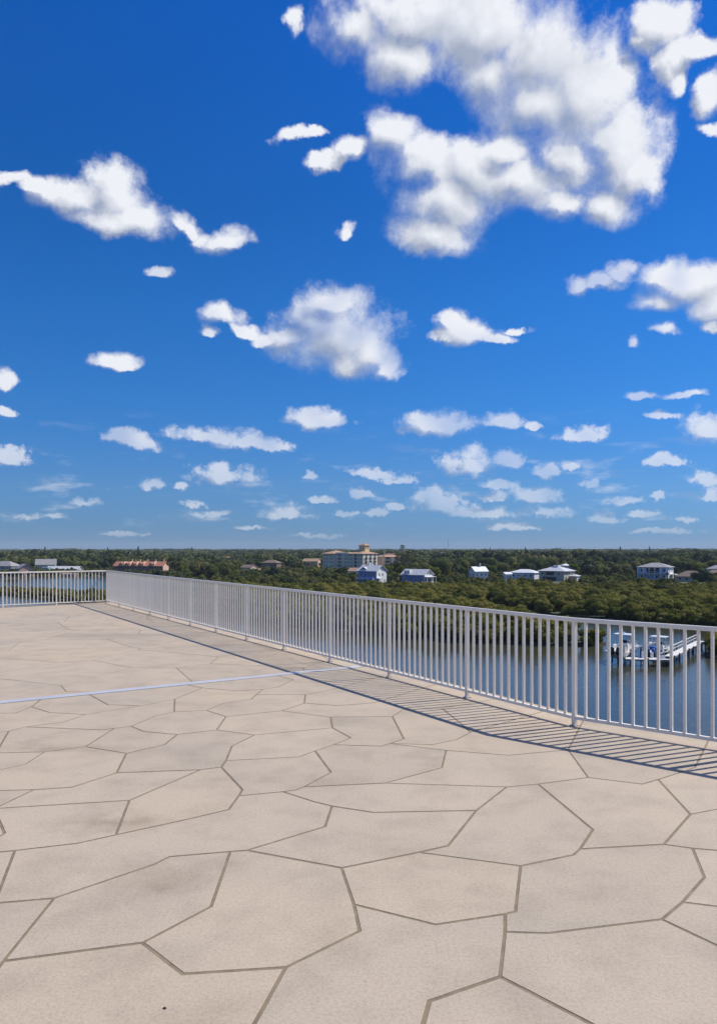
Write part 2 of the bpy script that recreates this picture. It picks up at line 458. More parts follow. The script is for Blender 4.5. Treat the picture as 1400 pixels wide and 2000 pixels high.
def plain(name, col, rough=0.6, metal=0.0, var=0.12, scale=3.0, spec=0.5, bumpd=0.0):
    """painted or raw surface with some wear"""
    m, nt, b = new_mat(name)
    p = obj_pos(nt)
    n = tex_noise(nt, p, scale, 5.0, 0.6)
    lo = tuple(c * (1 - var) for c in col); hi = tuple(min(1, c * (1 + var * 0.7)) for c in col)
    nt.links.new(ramp(nt, n, [(0.3, lo), (0.7, hi)]), b.inputs['Base Color'])
    b.inputs['Roughness'].default_value = rough
    b.inputs['Metallic'].default_value = metal
    b.inputs['Specular IOR Level'].default_value = spec
    if bumpd:
        bump(nt, b, n, 0.5, bumpd)
    return m
NEAR_SLABS = [[(1.6,0.1),(0.1,0.4),(0.2,-3),(3,-3)],
[(2.14,8.129),(1.758,8.746),(0.913,8.138),(1.01,7.521),(1.066,7.059)],
[(-2.131,7.752),(-1.981,7.947),(-2.144,8.625),(-2.436,8.258),(-2.893,7.824),(-2.987,7.476),(-3.278,7.282),(-2.494,7.159),(-2.385,7.22),(-2.246,7.303)],
[(-1.5,1.5),(-1.489,2.756),(-6,2.6),(-6,1.3)],
[(-1.101,5.932),(-1.097,6.119),(-1.124,6.572),(-0.979,6.961),(-1.373,7.159),(-1.711,6.981),(-1.739,6.607),(-1.991,6.333),(-1.894,5.783),(-1.255,5.863)],
[(-2.815,8.312),(-2.74,8.312),(-2.436,8.258),(-2.144,8.625),(-1.976,9.325),(-2.209,9.539),(-3.234,8.893)],
[(-2.364,5.377),(-2.812,5.342),(-6,5.2),(-6,4.6),(-2.877,4.888),(-2.458,4.984)],
[(-2.144,8.625),(-1.981,7.947),(-1.65,8.022),(-1.535,8.395),(-1.252,8.61),(-1.232,8.898),(-1.194,9.223),(-1.491,9.123),(-1.976,9.325)],
[(1.758,5.666),(1.826,6.446),(1.273,6.275),(0.761,6.43),(0.666,5.918),(0.199,5.53),(1.089,5.44),(1.334,5.505)],
[(0.666,5.918),(0.761,6.43),(0.286,6.659),(0.203,6.564),(-0.229,6.615),(-0.378,6.414),(-0.217,5.796),(-0.403,5.44),(0.199,5.53)],
[(-0.52,2.1),(-0.304,3.093),(-0.723,3.045),(-0.96,3.286),(-1.509,3.139),(-1.489,2.756),(-1.5,1.5)],
[(-3.664,7.897),(-3.631,8.205),(-3.699,8.6),(-6,7.153),(-6,6.95),(-4.443,7.824)],
[(0.479,8.048),(0.913,8.138),(1.758,8.746),(1.132,9.759),(0.175,8.423),(-0.237,8.269),(-0.617,8.404),(-0.832,8.007),(-0.293,7.704),(0.354,7.737)],
[(-0.651,4.294),(-0.213,4.662),(-0.183,5.034),(-0.316,5.126),(-0.546,5.331),(-0.85,5.243),(-0.872,4.965),(-1.096,4.795),(-1.487,4.525),(-1.674,4.395),(-1.994,4.29),(-1.798,3.652),(-1.527,3.705),(-1.136,4.102),(-1.077,4.205),(-0.743,4.276)],
[(-2.893,7.824),(-3.313,7.922),(-3.631,8.205),(-3.664,7.897),(-4.443,7.824),(-3.624,6.886),(-3.367,7.118),(-3.278,7.282),(-2.987,7.476)],
[(-1.117,10.226),(-2.209,9.539),(-1.976,9.325),(-1.491,9.123),(-1.194,9.223),(-1.015,9.394),(-0.872,9.91)],
[(-1.487,4.525),(-1.597,5.147),(-2.458,4.984),(-2.179,4.553),(-2.228,4.233),(-1.994,4.29),(-1.674,4.395)],
[(-6,6.65),(-6,6.25),(-3.622,6.302),(-3.113,6.349),(-3.367,7.118),(-3.624,6.886)],
[(-2.065,7.098),(-1.711,6.981),(-1.373,7.159),(-1.386,7.728),(-1.65,8.022),(-1.981,7.947),(-2.131,7.752),(-2.246,7.303)],
[(-1.096,4.795),(-0.872,4.965),(-0.85,5.243),(-0.845,5.377),(-1.101,5.932),(-1.255,5.863),(-1.597,5.147),(-1.487,4.525)],
[(-1.3,0.2),(-3,-3),(0.2,-3),(0.1,0.4)],
[(-0.723,3.045),(-0.304,3.093),(0.005,3.387),(-0.023,3.641),(-0.093,4.056),(-0.651,4.294),(-0.743,4.276),(-0.722,3.62),(-0.96,3.286)],
[(-6,5.8),(-2.943,5.743),(-2.712,6.017),(-2.709,6.381),(-3.113,6.349),(-3.622,6.302),(-6,6.25)],
[(0.669,3.378),(0.863,3.367),(1.431,3.493),(1.605,3.665),(1.843,3.942),(1.952,4.323),(1.809,4.38),(1.29,4.312),(1.227,4.229),(0.893,4.082),(0.756,3.569),(0.702,3.544)],
[(0.349,4.265),(-0.093,4.056),(-0.023,3.641),(0.358,3.445),(0.702,3.544),(0.756,3.569),(0.893,4.082)],
[(2.396,4.219),(1.952,4.323),(1.843,3.942),(1.605,3.665),(2.031,3.534),(6.5,2.6),(6.5,3.1)],
[(-2.812,5.342),(-2.943,5.743),(-6,5.8),(-6,5.2)],
[(0.349,4.265),(0.893,4.082),(1.227,4.229),(1.29,4.312),(1.459,4.611),(1.334,5.505),(1.089,5.44),(0.788,4.95),(0.528,4.361)],
[(-2.494,7.159),(-3.278,7.282),(-3.367,7.118),(-3.113,6.349),(-2.709,6.381),(-2.421,6.547),(-2.385,7.22)],
[(-3.699,8.6),(-3.631,8.205),(-3.313,7.922),(-2.893,7.824),(-2.436,8.258),(-2.74,8.312),(-2.815,8.312),(-3.234,8.893)],
[(3,-3),(6.5,-3),(6.5,0.2),(1.6,0.1)],
[(-2.364,5.377),(-2.108,5.434),(-1.894,5.783),(-1.991,6.333),(-2.421,6.547),(-2.709,6.381),(-2.712,6.017),(-2.943,5.743),(-2.812,5.342)],
[(-0.642,8.91),(-1.232,8.898),(-1.252,8.61),(-1.535,8.395),(-1.65,8.022),(-1.386,7.728),(-0.832,8.007),(-0.617,8.404)],
[(-0.076,6.858),(-0.258,7.241),(-0.979,6.961),(-1.124,6.572),(-1.097,6.119),(-0.509,6.224),(-0.378,6.414),(-0.229,6.615)],
[(-1.015,9.394),(-1.194,9.223),(-1.232,8.898),(-0.642,8.91),(-0.356,9.189),(0.607,10.606),(0.294,11.113),(-1.117,10.226),(-0.872,9.91)],
[(-0.02,1.75),(-0.52,2.1),(-1.5,1.5),(-1.3,0.2),(0.1,0.4)],
[(1.809,4.38),(2.189,4.878),(2.275,5.616),(2.111,5.505),(1.758,5.666),(1.334,5.505),(1.459,4.611),(1.29,4.312)],
[(-6,-0.5),(-6,-3),(-3,-3),(-1.3,0.2)],
[(-0.403,5.44),(-0.457,5.371),(-0.546,5.331),(-0.316,5.126),(-0.183,5.034),(0.097,4.912),(0.788,4.95),(1.089,5.44),(0.199,5.53)],
[(1.066,7.059),(1.01,7.521),(0.913,8.138),(0.479,8.048),(0.354,7.737),(0.418,6.819),(0.286,6.659),(0.655,6.615),(0.899,6.793)],
[(0.349,4.265),(0.528,4.361),(0.788,4.95),(0.097,4.912),(-0.183,5.034),(-0.213,4.662),(-0.651,4.294),(-0.093,4.056)],
[(1.725,3.037),(1.431,3.493),(0.863,3.367),(0.669,3.378),(0.579,3.026),(1.25,2.3),(2.4,2.2)],
[(2.532,5.803),(2.699,5.932),(3.28,6.895),(2.464,7.605),(2.376,7.747),(1.826,6.446),(1.758,5.666),(2.111,5.505),(2.275,5.616)],
[(1.605,3.665),(1.431,3.493),(1.725,3.037),(6.5,2.1),(6.5,2.6),(2.031,3.534)],
[(0.005,3.387),(-0.304,3.093),(-0.52,2.1),(-0.02,1.75),(0.273,2.862),(0.579,3.026),(0.669,3.378),(0.702,3.544),(0.358,3.445),(-0.023,3.641)],
[(-1.994,4.29),(-2.228,4.233),(-6,4.1),(-6,3.5),(-2.234,3.584),(-1.798,3.652)],
[(-0.258,7.241),(-0.293,7.704),(-0.832,8.007),(-1.386,7.728),(-1.373,7.159),(-0.979,6.961)],
[(3.28,6.895),(2.699,5.932),(2.532,5.803),(2.275,5.616),(2.189,4.878),(2.863,5.168),(3.903,6.354)],
[(-2.421,6.547),(-1.991,6.333),(-1.739,6.607),(-1.711,6.981),(-2.065,7.098),(-2.246,7.303),(-2.385,7.22)],
[(-1.798,3.652),(-2.234,3.584),(-6,3.5),(-6,2.6),(-1.489,2.756),(-1.509,3.139),(-1.527,3.705)],
[(-2.364,5.377),(-2.458,4.984),(-1.597,5.147),(-1.255,5.863),(-1.894,5.783),(-2.108,5.434)],
[(-0.02,1.75),(0.1,0.4),(1.6,0.1),(2.4,2.2),(1.25,2.3),(0.75,1.9)],
[(-1.097,6.119),(-1.101,5.932),(-0.845,5.377),(-0.85,5.243),(-0.546,5.331),(-0.457,5.371),(-0.403,5.44),(-0.217,5.796),(-0.378,6.414),(-0.509,6.224)],
[(2.863,5.168),(2.396,4.219),(6.5,3.1),(6.5,4.096),(3.903,6.354)],
[(1.952,4.323),(2.396,4.219),(2.863,5.168),(2.189,4.878),(1.809,4.38)],
[(-3.624,6.886),(-4.443,7.824),(-6,6.95),(-6,6.65)],
[(-2.458,4.984),(-2.877,4.888),(-6,4.6),(-6,4.1),(-2.228,4.233),(-2.179,4.553)],
[(1.725,3.037),(2.4,2.2),(6.5,1.5),(6.5,2.1)],
[(1.132,9.759),(0.607,10.606),(-0.356,9.189),(-0.642,8.91),(-0.617,8.404),(-0.237,8.269),(0.175,8.423)],
[(-1.3,0.2),(-1.5,1.5),(-6,1.3),(-6,-0.5)],
[(6.5,0.2),(6.5,1.5),(2.4,2.2),(1.6,0.1)],
[(0.761,6.43),(1.273,6.275),(1.826,6.446),(2.376,7.747),(2.14,8.129),(1.066,7.059),(0.899,6.793),(0.655,6.615),(0.286,6.659)],
[(0.286,6.659),(0.418,6.819),(0.354,7.737),(-0.293,7.704),(-0.258,7.241),(-0.076,6.858),(-0.229,6.615),(0.203,6.564)],
[(0.579,3.026),(0.273,2.862),(-0.02,1.75),(0.75,1.9),(1.25,2.3)],
[(-0.96,3.286),(-0.722,3.62),(-0.743,4.276),(-1.077,4.205),(-1.136,4.102),(-1.527,3.705),(-1.509,3.139)],
[(-11.594,-1.918),(-11.67,-1.571),(-12.775,-0.795),(-13.773,-1.415),(-13.701,-1.95),(-12.797,-2.727)],
[(-9.718,-2.018),(-9.529,-1.804),(-9.686,-0.544),(-9.987,-0.335),(-10.96,-0.483),(-11.67,-1.571),(-11.594,-1.918),(-11.299,-2.127)],
[(-9.734,-3),(-7.838,-3),(-8.044,-2.094),(-9.529,-1.804),(-9.718,-2.018)],
[(-7.716,-0.572),(-8.453,0.01),(-9.686,-0.544),(-9.529,-1.804),(-8.044,-2.094),(-7.586,-1.557)],
[(-6,5.935),(-6,7.153),(-7.896,5.96),(-8.072,5.614),(-7.183,4.957)],
[(-13.518,2.423),(-14.289,1.937),(-14.625,1.374),(-13.963,0.568),(-13.239,0.627),(-12.759,2.258)],
[(-6.417,3.693),(-7.158,4.266),(-8.462,3.66),(-8.714,3.003),(-8.486,2.642),(-7.051,2.477)],
[(-10.96,-0.483),(-9.987,-0.335),(-10.205,1.096),(-11.432,1.184),(-11.824,0.346)],
[(-7.051,2.477),(-8.486,2.642),(-8.598,1.435),(-8.297,0.979),(-6.786,1.136),(-6.462,1.512)],
[(-14.795,-0.753),(-13.773,-1.415),(-12.775,-0.795),(-12.644,0.082),(-13.239,0.627),(-13.963,0.568)],
[(-6.786,1.136),(-8.297,0.979),(-8.453,0.01),(-7.716,-0.572),(-6.715,-0.01)],
[(-7.838,-3),(-6,-3),(-6,-1.698),(-7.586,-1.557),(-8.044,-2.094)],
[(-14.704,-3),(-12.799,-3),(-12.797,-2.727),(-13.701,-1.95)],
[(-6,-1.698),(-6,-0.443),(-6.715,-0.01),(-7.716,-0.572),(-7.586,-1.557)],
[(-10.135,1.18),(-8.598,1.435),(-8.486,2.642),(-8.714,3.003),(-10.228,3.028)],
[(-9.691,4.831),(-10.526,4.305),(-10.658,3.675),(-10.365,3.112),(-10.228,3.028),(-8.714,3.003),(-8.462,3.66),(-9.014,4.913)],
[(-11.202,-3),(-9.734,-3),(-9.718,-2.018),(-11.299,-2.127)],
[(-11.454,3.722),(-12.524,3.048),(-12.725,2.273),(-11.841,1.945),(-10.365,3.112),(-10.658,3.675)],
[(-14.289,1.937),(-15,1.49),(-15,1.359),(-14.625,1.374)],
[(-10.526,4.305),(-11.454,3.722),(-10.658,3.675)],
[(-15,-3),(-14.704,-3),(-13.701,-1.95),(-13.773,-1.415),(-14.795,-0.753),(-15,-0.766)],
[(-8.707,5.45),(-9.691,4.831),(-9.014,4.913)],
[(-9.987,-0.335),(-9.686,-0.544),(-8.453,0.01),(-8.297,0.979),(-8.598,1.435),(-10.135,1.18),(-10.205,1.096)],
[(-6,3.711),(-6,5.935),(-7.183,4.957),(-7.158,4.266),(-6.417,3.693)],
[(-12.759,2.258),(-13.239,0.627),(-12.644,0.082),(-11.824,0.346),(-11.432,1.184),(-11.841,1.945),(-12.725,2.273)],
[(-15,1.359),(-15,-0.766),(-14.795,-0.753),(-13.963,0.568),(-14.625,1.374)],
[(-6,-0.443),(-6,1.542),(-6.462,1.512),(-6.786,1.136),(-6.715,-0.01)],
[(-12.775,-0.795),(-11.67,-1.571),(-10.96,-0.483),(-11.824,0.346),(-12.644,0.082)],
[(-12.799,-3),(-11.202,-3),(-11.299,-2.127),(-11.594,-1.918),(-12.797,-2.727)],
[(-6,1.542),(-6,3.711),(-6.417,3.693),(-7.051,2.477),(-6.462,1.512)],
[(-12.524,3.048),(-13.518,2.423),(-12.759,2.258),(-12.725,2.273)],
[(-7.896,5.96),(-8.576,5.532),(-8.072,5.614)],
[(-7.183,4.957),(-8.072,5.614),(-8.576,5.532),(-8.707,5.45),(-9.014,4.913),(-8.462,3.66),(-7.158,4.266)],
[(-11.432,1.184),(-10.205,1.096),(-10.135,1.18),(-10.228,3.028),(-10.365,3.112),(-11.841,1.945)]]
FAR_SLABS = [[(-10.655,4.39),(-10.307,4.608),(-10.619,4.625)],
[(-5.581,8.833),(-5.692,9.947),(-6.641,10.248),(-7.507,9.554),(-7.52,9.518),(-6.768,7.998)],
[(-15,12.6),(-15,11.667),(-13.839,11.456),(-13.476,11.687),(-13.153,12.762),(-13.979,13.253)],
[(-15,11.667),(-15,10.128),(-14.027,9.683),(-13.605,9.935),(-13.839,11.456)],
[(-15,1.656),(-13.361,2.687),(-13.59,3.098),(-14.041,3.263),(-15,2.543)],
[(-9.183,20.456),(-9.04,19.451),(-7.554,19.362),(-7.44,19.529),(-7.698,21.187)],
[(-13.404,4.753),(-12.463,4.611),(-12.208,4.843),(-12.288,6.247),(-13.865,5.784)],
[(-13.361,2.687),(-12.177,3.432),(-12.451,3.691),(-13.59,3.098)],
[(-11.316,20.603),(-11.349,20.266),(-9.845,19.023),(-9.424,18.985),(-9.04,19.451),(-9.183,20.456),(-10.102,21.352)],
[(-12.322,13.111),(-11.836,13.013),(-10.996,13.311),(-11.057,14.646),(-11.588,15.132),(-12.459,15.15),(-12.991,14.641)],
[(-4.486,8.271),(-3.852,8.67),(-3.588,9.076),(-3.822,9.494),(-5.203,10.172),(-5.692,9.947),(-5.581,8.833),(-4.859,8.213)],
[(-3.357,10.914),(-4.21,11.685),(-4.653,11.433),(-5.203,10.172),(-3.822,9.494)],
[(-9.089,15.189),(-9.594,15.473),(-11.057,14.646),(-10.996,13.311),(-10.774,13.195),(-9.129,14.25)],
[(-7.336,6.478),(-7.184,6.573),(-6.604,7.029),(-6.568,7.115),(-6.796,7.817),(-8.346,7.833),(-8.796,7.25),(-8.777,7.212)],
[(-2.89,16.262),(-3.153,16.687),(-3.137,16.486)],
[(-5.611,20.661),(-6.536,22.157),(-7.704,22.175),(-7.665,21.253),(-5.645,20.57)],
[(-7.554,19.362),(-9.04,19.451),(-9.424,18.985),(-9.252,18.236),(-8.316,17.406),(-8.042,17.34),(-7.194,17.674),(-7.105,17.83)],
[(-13.153,12.762),(-13.476,11.687),(-12.289,11.185),(-11.956,11.423),(-11.836,13.013),(-12.322,13.111)],
[(-15,16.814),(-15,15.872),(-14.081,15.679),(-13.273,16.68),(-13.467,16.983)],
[(-1.749,14.417),(-1.8,14.499),(-2.883,15.018),(-3.022,14.935),(-3.895,13.083),(-3.858,13.028),(-1.949,13.626)],
[(-4.041,13.172),(-3.895,13.083),(-3.022,14.935),(-4.537,15.207),(-4.876,14.35)],
[(-6.641,10.248),(-5.692,9.947),(-5.203,10.172),(-4.653,11.433),(-6.292,12.141),(-6.437,12.043),(-6.806,11.051)],
[(-7.194,17.674),(-8.042,17.34),(-8.191,15.422),(-7.832,15.267),(-6.315,16.147)],
[(-9.594,15.473),(-9.089,15.189),(-8.191,15.422),(-8.042,17.34),(-8.316,17.406),(-9.875,16.303)],
[(-15,18.616),(-15,18.319),(-13.541,17.886),(-13.164,18.337),(-13.22,19.4),(-13.562,19.734),(-14.107,19.654)],
[(-10.102,21.352),(-9.183,20.456),(-7.698,21.187),(-7.665,21.253),(-7.704,22.175),(-9.497,22.349),(-9.937,22.006)],
[(-9.806,9.19),(-9.569,10.271),(-10.411,11.238),(-10.791,11.077),(-11.488,9.527),(-9.885,9.124)],
[(-10.774,13.195),(-10.996,13.311),(-11.836,13.013),(-11.956,11.423),(-10.791,11.077),(-10.411,11.238),(-10.043,12.317)],
[(-6.565,6.963),(-6.27,7.148),(-6.568,7.115),(-6.604,7.029)],
[(-7.185,14.114),(-6.413,14.033),(-6.069,14.313),(-6.148,16.075),(-6.315,16.147),(-7.832,15.267)],
[(-7.52,9.518),(-7.507,9.554),(-8.708,10.637),(-9.569,10.271),(-9.806,9.19),(-8.367,8.951)],
[(-12.991,14.641),(-12.459,15.15),(-13.013,16.574),(-13.273,16.68),(-14.081,15.679),(-13.771,14.624)],
[(-12.177,3.432),(-10.655,4.39),(-10.619,4.625),(-10.644,4.658),(-12.208,4.843),(-12.463,4.611),(-12.451,3.691)],
[(-15,4.587),(-15,2.543),(-14.041,3.263),(-14.152,4.037)],
[(-12.535,8.475),(-12.114,9.05),(-12.065,9.349),(-12.461,9.744),(-13.605,9.935),(-14.027,9.683),(-14.252,8.868),(-13.965,8.382)],
[(-9.885,9.124),(-11.488,9.527),(-12.065,9.349),(-12.114,9.05),(-11.172,7.845),(-10.03,7.84)],
[(-6.806,11.051),(-6.437,12.043),(-7.843,12.725),(-8.43,11.504)],
[(-8.777,7.212),(-8.796,7.25),(-9.887,7.582),(-10.561,6.166),(-8.98,5.845)],
[(-7.33,23.441),(-7.639,23.941),(-7.658,23.829),(-7.51,23.445)],
[(-13.22,19.4),(-13.164,18.337),(-11.498,18.092),(-11.662,19.789)],
[(-7.44,19.529),(-7.554,19.362),(-7.105,17.83),(-5.272,18.408),(-5.714,20.098)],
[(-10.307,4.608),(-8.809,5.551),(-8.98,5.845),(-10.561,6.166),(-10.644,4.658),(-10.619,4.625)],
[(-15,7.438),(-15,5.776),(-14.142,5.938),(-13.787,7.225),(-14.075,7.553)],
[(-10.202,17.351),(-11.427,18.015),(-11.799,16.942),(-11.314,16.308),(-10.003,16.411)],
[(-0.769,10.61),(0.22,11.232),(-0.06,11.686),(-0.467,11.721),(-0.818,10.898)],
[(-12.288,6.247),(-12.208,4.843),(-10.644,4.658),(-10.564,6.164),(-12.029,6.618),(-12.105,6.604)],
[(-0.818,10.898),(-0.467,11.721),(-0.704,12.509),(-1.419,12.71),(-2.283,12.04),(-2.266,11.328)],
[(-4.413,18.724),(-5.371,20.273),(-5.632,20.324),(-5.714,20.098),(-5.272,18.408),(-5.194,18.366)],
[(-3.838,12.9),(-4.21,11.685),(-3.357,10.914),(-2.692,10.911),(-2.266,11.328),(-2.283,12.04)],
[(-9.267,23.707),(-9.404,23.604),(-9.497,22.349),(-7.713,22.187),(-7.51,23.445),(-7.658,23.829)],
[(-12.488,21.307),(-13.45,20.591),(-13.562,19.734),(-13.22,19.4),(-11.662,19.789),(-11.349,20.266),(-11.316,20.603),(-12.252,21.335)],
[(-9.129,14.25),(-10.774,13.195),(-10.043,12.317),(-9.969,12.319),(-8.443,13.332)],
[(-6.536,22.157),(-7.33,23.441),(-7.51,23.445),(-7.713,22.187)],
[(-10.03,7.84),(-11.172,7.845),(-12.029,6.618),(-10.564,6.164),(-9.887,7.582)],
[(-10.043,12.317),(-10.411,11.238),(-9.569,10.271),(-8.708,10.637),(-8.427,11.498),(-9.969,12.319)],
[(-7.843,12.725),(-6.437,12.043),(-6.292,12.141),(-6.058,12.787),(-6.413,14.033),(-7.185,14.114),(-8.024,13.235)],
[(-14.412,19.874),(-15,19.436),(-15,18.616),(-14.107,19.654)],
[(-13.979,13.253),(-13.153,12.762),(-12.322,13.111),(-12.991,14.641),(-13.771,14.624),(-14.131,14.291)],
[(-6.292,12.141),(-4.653,11.433),(-4.21,11.685),(-3.838,12.9),(-3.858,13.028),(-3.895,13.083),(-4.041,13.172),(-6.058,12.787)],
[(-13.476,11.687),(-13.839,11.456),(-13.605,9.935),(-12.461,9.744),(-12.289,11.185)],
[(-13.467,16.983),(-13.273,16.68),(-13.013,16.574),(-11.799,16.942),(-11.429,18.015),(-11.498,18.092),(-13.164,18.337),(-13.541,17.886)],
[(-11.172,7.845),(-12.114,9.05),(-12.535,8.475),(-12.65,7.216),(-12.105,6.604),(-12.029,6.618)],
[(-15,8.702),(-15,7.438),(-14.075,7.553),(-13.965,8.382),(-14.252,8.868)],
[(-13.865,5.784),(-12.288,6.247),(-12.105,6.604),(-12.65,7.216),(-13.787,7.225),(-14.142,5.938)],
[(-5.272,18.408),(-7.105,17.83),(-7.194,17.674),(-6.315,16.147),(-6.148,16.075),(-5.047,16.303),(-4.91,17.72),(-5.194,18.366)],
[(-6.768,7.998),(-7.52,9.518),(-8.367,8.951),(-8.346,7.833),(-6.796,7.817)],
[(-7.184,6.573),(-6.565,6.963),(-6.604,7.029)],
[(-12.463,4.611),(-13.404,4.753),(-14.152,4.037),(-14.041,3.263),(-13.59,3.098),(-12.451,3.691)],
[(-15,5.776),(-15,4.587),(-14.152,4.037),(-13.404,4.753),(-13.865,5.784),(-14.142,5.938)],
[(-2.181,9.721),(-0.769,10.61),(-0.818,10.898),(-2.266,11.328),(-2.692,10.911)],
[(-8.43,11.504),(-7.843,12.725),(-8.024,13.235),(-8.443,13.332),(-9.969,12.319)],
[(-2.854,16.202),(-2.89,16.262),(-3.137,16.486),(-4.726,16.055),(-4.537,15.207),(-3.022,14.935),(-2.883,15.018)],
[(-15,10.128),(-15,8.702),(-14.252,8.868),(-14.027,9.683)],
[(-13.45,20.591),(-14.412,19.874),(-14.107,19.654),(-13.562,19.734)],
[(-5.645,20.57),(-7.665,21.253),(-7.698,21.187),(-7.44,19.529),(-5.714,20.098),(-5.632,20.324)],
[(-3.153,16.687),(-3.623,17.447),(-4.91,17.72),(-5.047,16.303),(-4.726,16.055),(-3.137,16.486)],
[(-10.733,22.615),(-12.22,21.507),(-12.252,21.335),(-11.316,20.603),(-10.102,21.352),(-9.937,22.006)],
[(-9.252,18.236),(-9.424,18.985),(-9.845,19.023),(-11.427,18.015),(-10.202,17.351)],
[(-4.989,7.954),(-4.486,8.271),(-4.859,8.213)],
[(-3.223,9.066),(-2.181,9.721),(-2.692,10.911),(-3.357,10.914),(-3.822,9.494),(-3.588,9.076)],
[(-8.367,8.951),(-9.806,9.19),(-9.885,9.124),(-10.03,7.84),(-9.887,7.582),(-8.796,7.25),(-8.346,7.833)],
[(-15,18.319),(-15,16.814),(-13.467,16.983),(-13.541,17.886)],
[(-8.809,5.551),(-7.336,6.478),(-8.777,7.212),(-8.98,5.845)],
[(-9.404,23.604),(-10.733,22.615),(-9.937,22.006),(-9.497,22.349)],
[(-6.27,7.148),(-4.989,7.954),(-4.859,8.213),(-5.581,8.833),(-6.768,7.998),(-6.796,7.817),(-6.568,7.115)],
[(-7.639,23.941),(-8.054,24.61),(-9.267,23.707),(-7.658,23.829)],
[(-9.845,19.023),(-11.349,20.266),(-11.662,19.789),(-11.498,18.092),(-11.429,18.015)],
[(-4.876,14.35),(-4.537,15.207),(-4.726,16.055),(-5.047,16.303),(-6.148,16.075),(-6.069,14.313)],
[(-15,14.363),(-15,12.6),(-13.979,13.253),(-14.131,14.291)],
[(-4.041,13.172),(-4.876,14.35),(-6.069,14.313),(-6.413,14.033),(-6.058,12.787)],
[(-9.089,15.189),(-9.129,14.25),(-8.443,13.332),(-8.024,13.235),(-7.185,14.114),(-7.832,15.267),(-8.191,15.422)],
[(-7.507,9.554),(-6.641,10.248),(-6.806,11.051),(-8.427,11.498),(-8.708,10.637)],
[(-15,15.872),(-15,14.363),(-14.131,14.291),(-13.771,14.624),(-14.081,15.679)],
[(-0.626,12.6),(-1.749,14.417),(-1.949,13.626),(-1.419,12.71),(-0.704,12.509)],
[(-1.949,13.626),(-3.858,13.028),(-3.838,12.9),(-2.283,12.04),(-1.419,12.71)],
[(-11.588,15.132),(-11.057,14.646),(-9.594,15.473),(-9.875,16.303),(-10.003,16.411),(-11.314,16.308)],
[(-3.852,8.67),(-3.223,9.066),(-3.588,9.076)],
[(-3.623,17.447),(-4.413,18.724),(-5.194,18.366),(-4.91,17.72)],
[(-0.06,11.686),(-0.626,12.6),(-0.704,12.509),(-0.467,11.721)],
[(-10.202,17.351),(-10.003,16.411),(-9.875,16.303),(-8.316,17.406),(-9.252,18.236)],
[(-12.459,15.15),(-11.588,15.132),(-11.314,16.308),(-11.799,16.942),(-13.013,16.574)],
[(-1.8,14.499),(-2.854,16.202),(-2.883,15.018)],
[(-5.371,20.273),(-5.611,20.661),(-5.645,20.57),(-5.632,20.324)],
[(-12.461,9.744),(-12.065,9.349),(-11.488,9.527),(-10.791,11.077),(-11.956,11.423),(-12.289,11.185)],
[(-12.65,7.216),(-12.535,8.475),(-13.965,8.382),(-14.075,7.553),(-13.787,7.225)]]

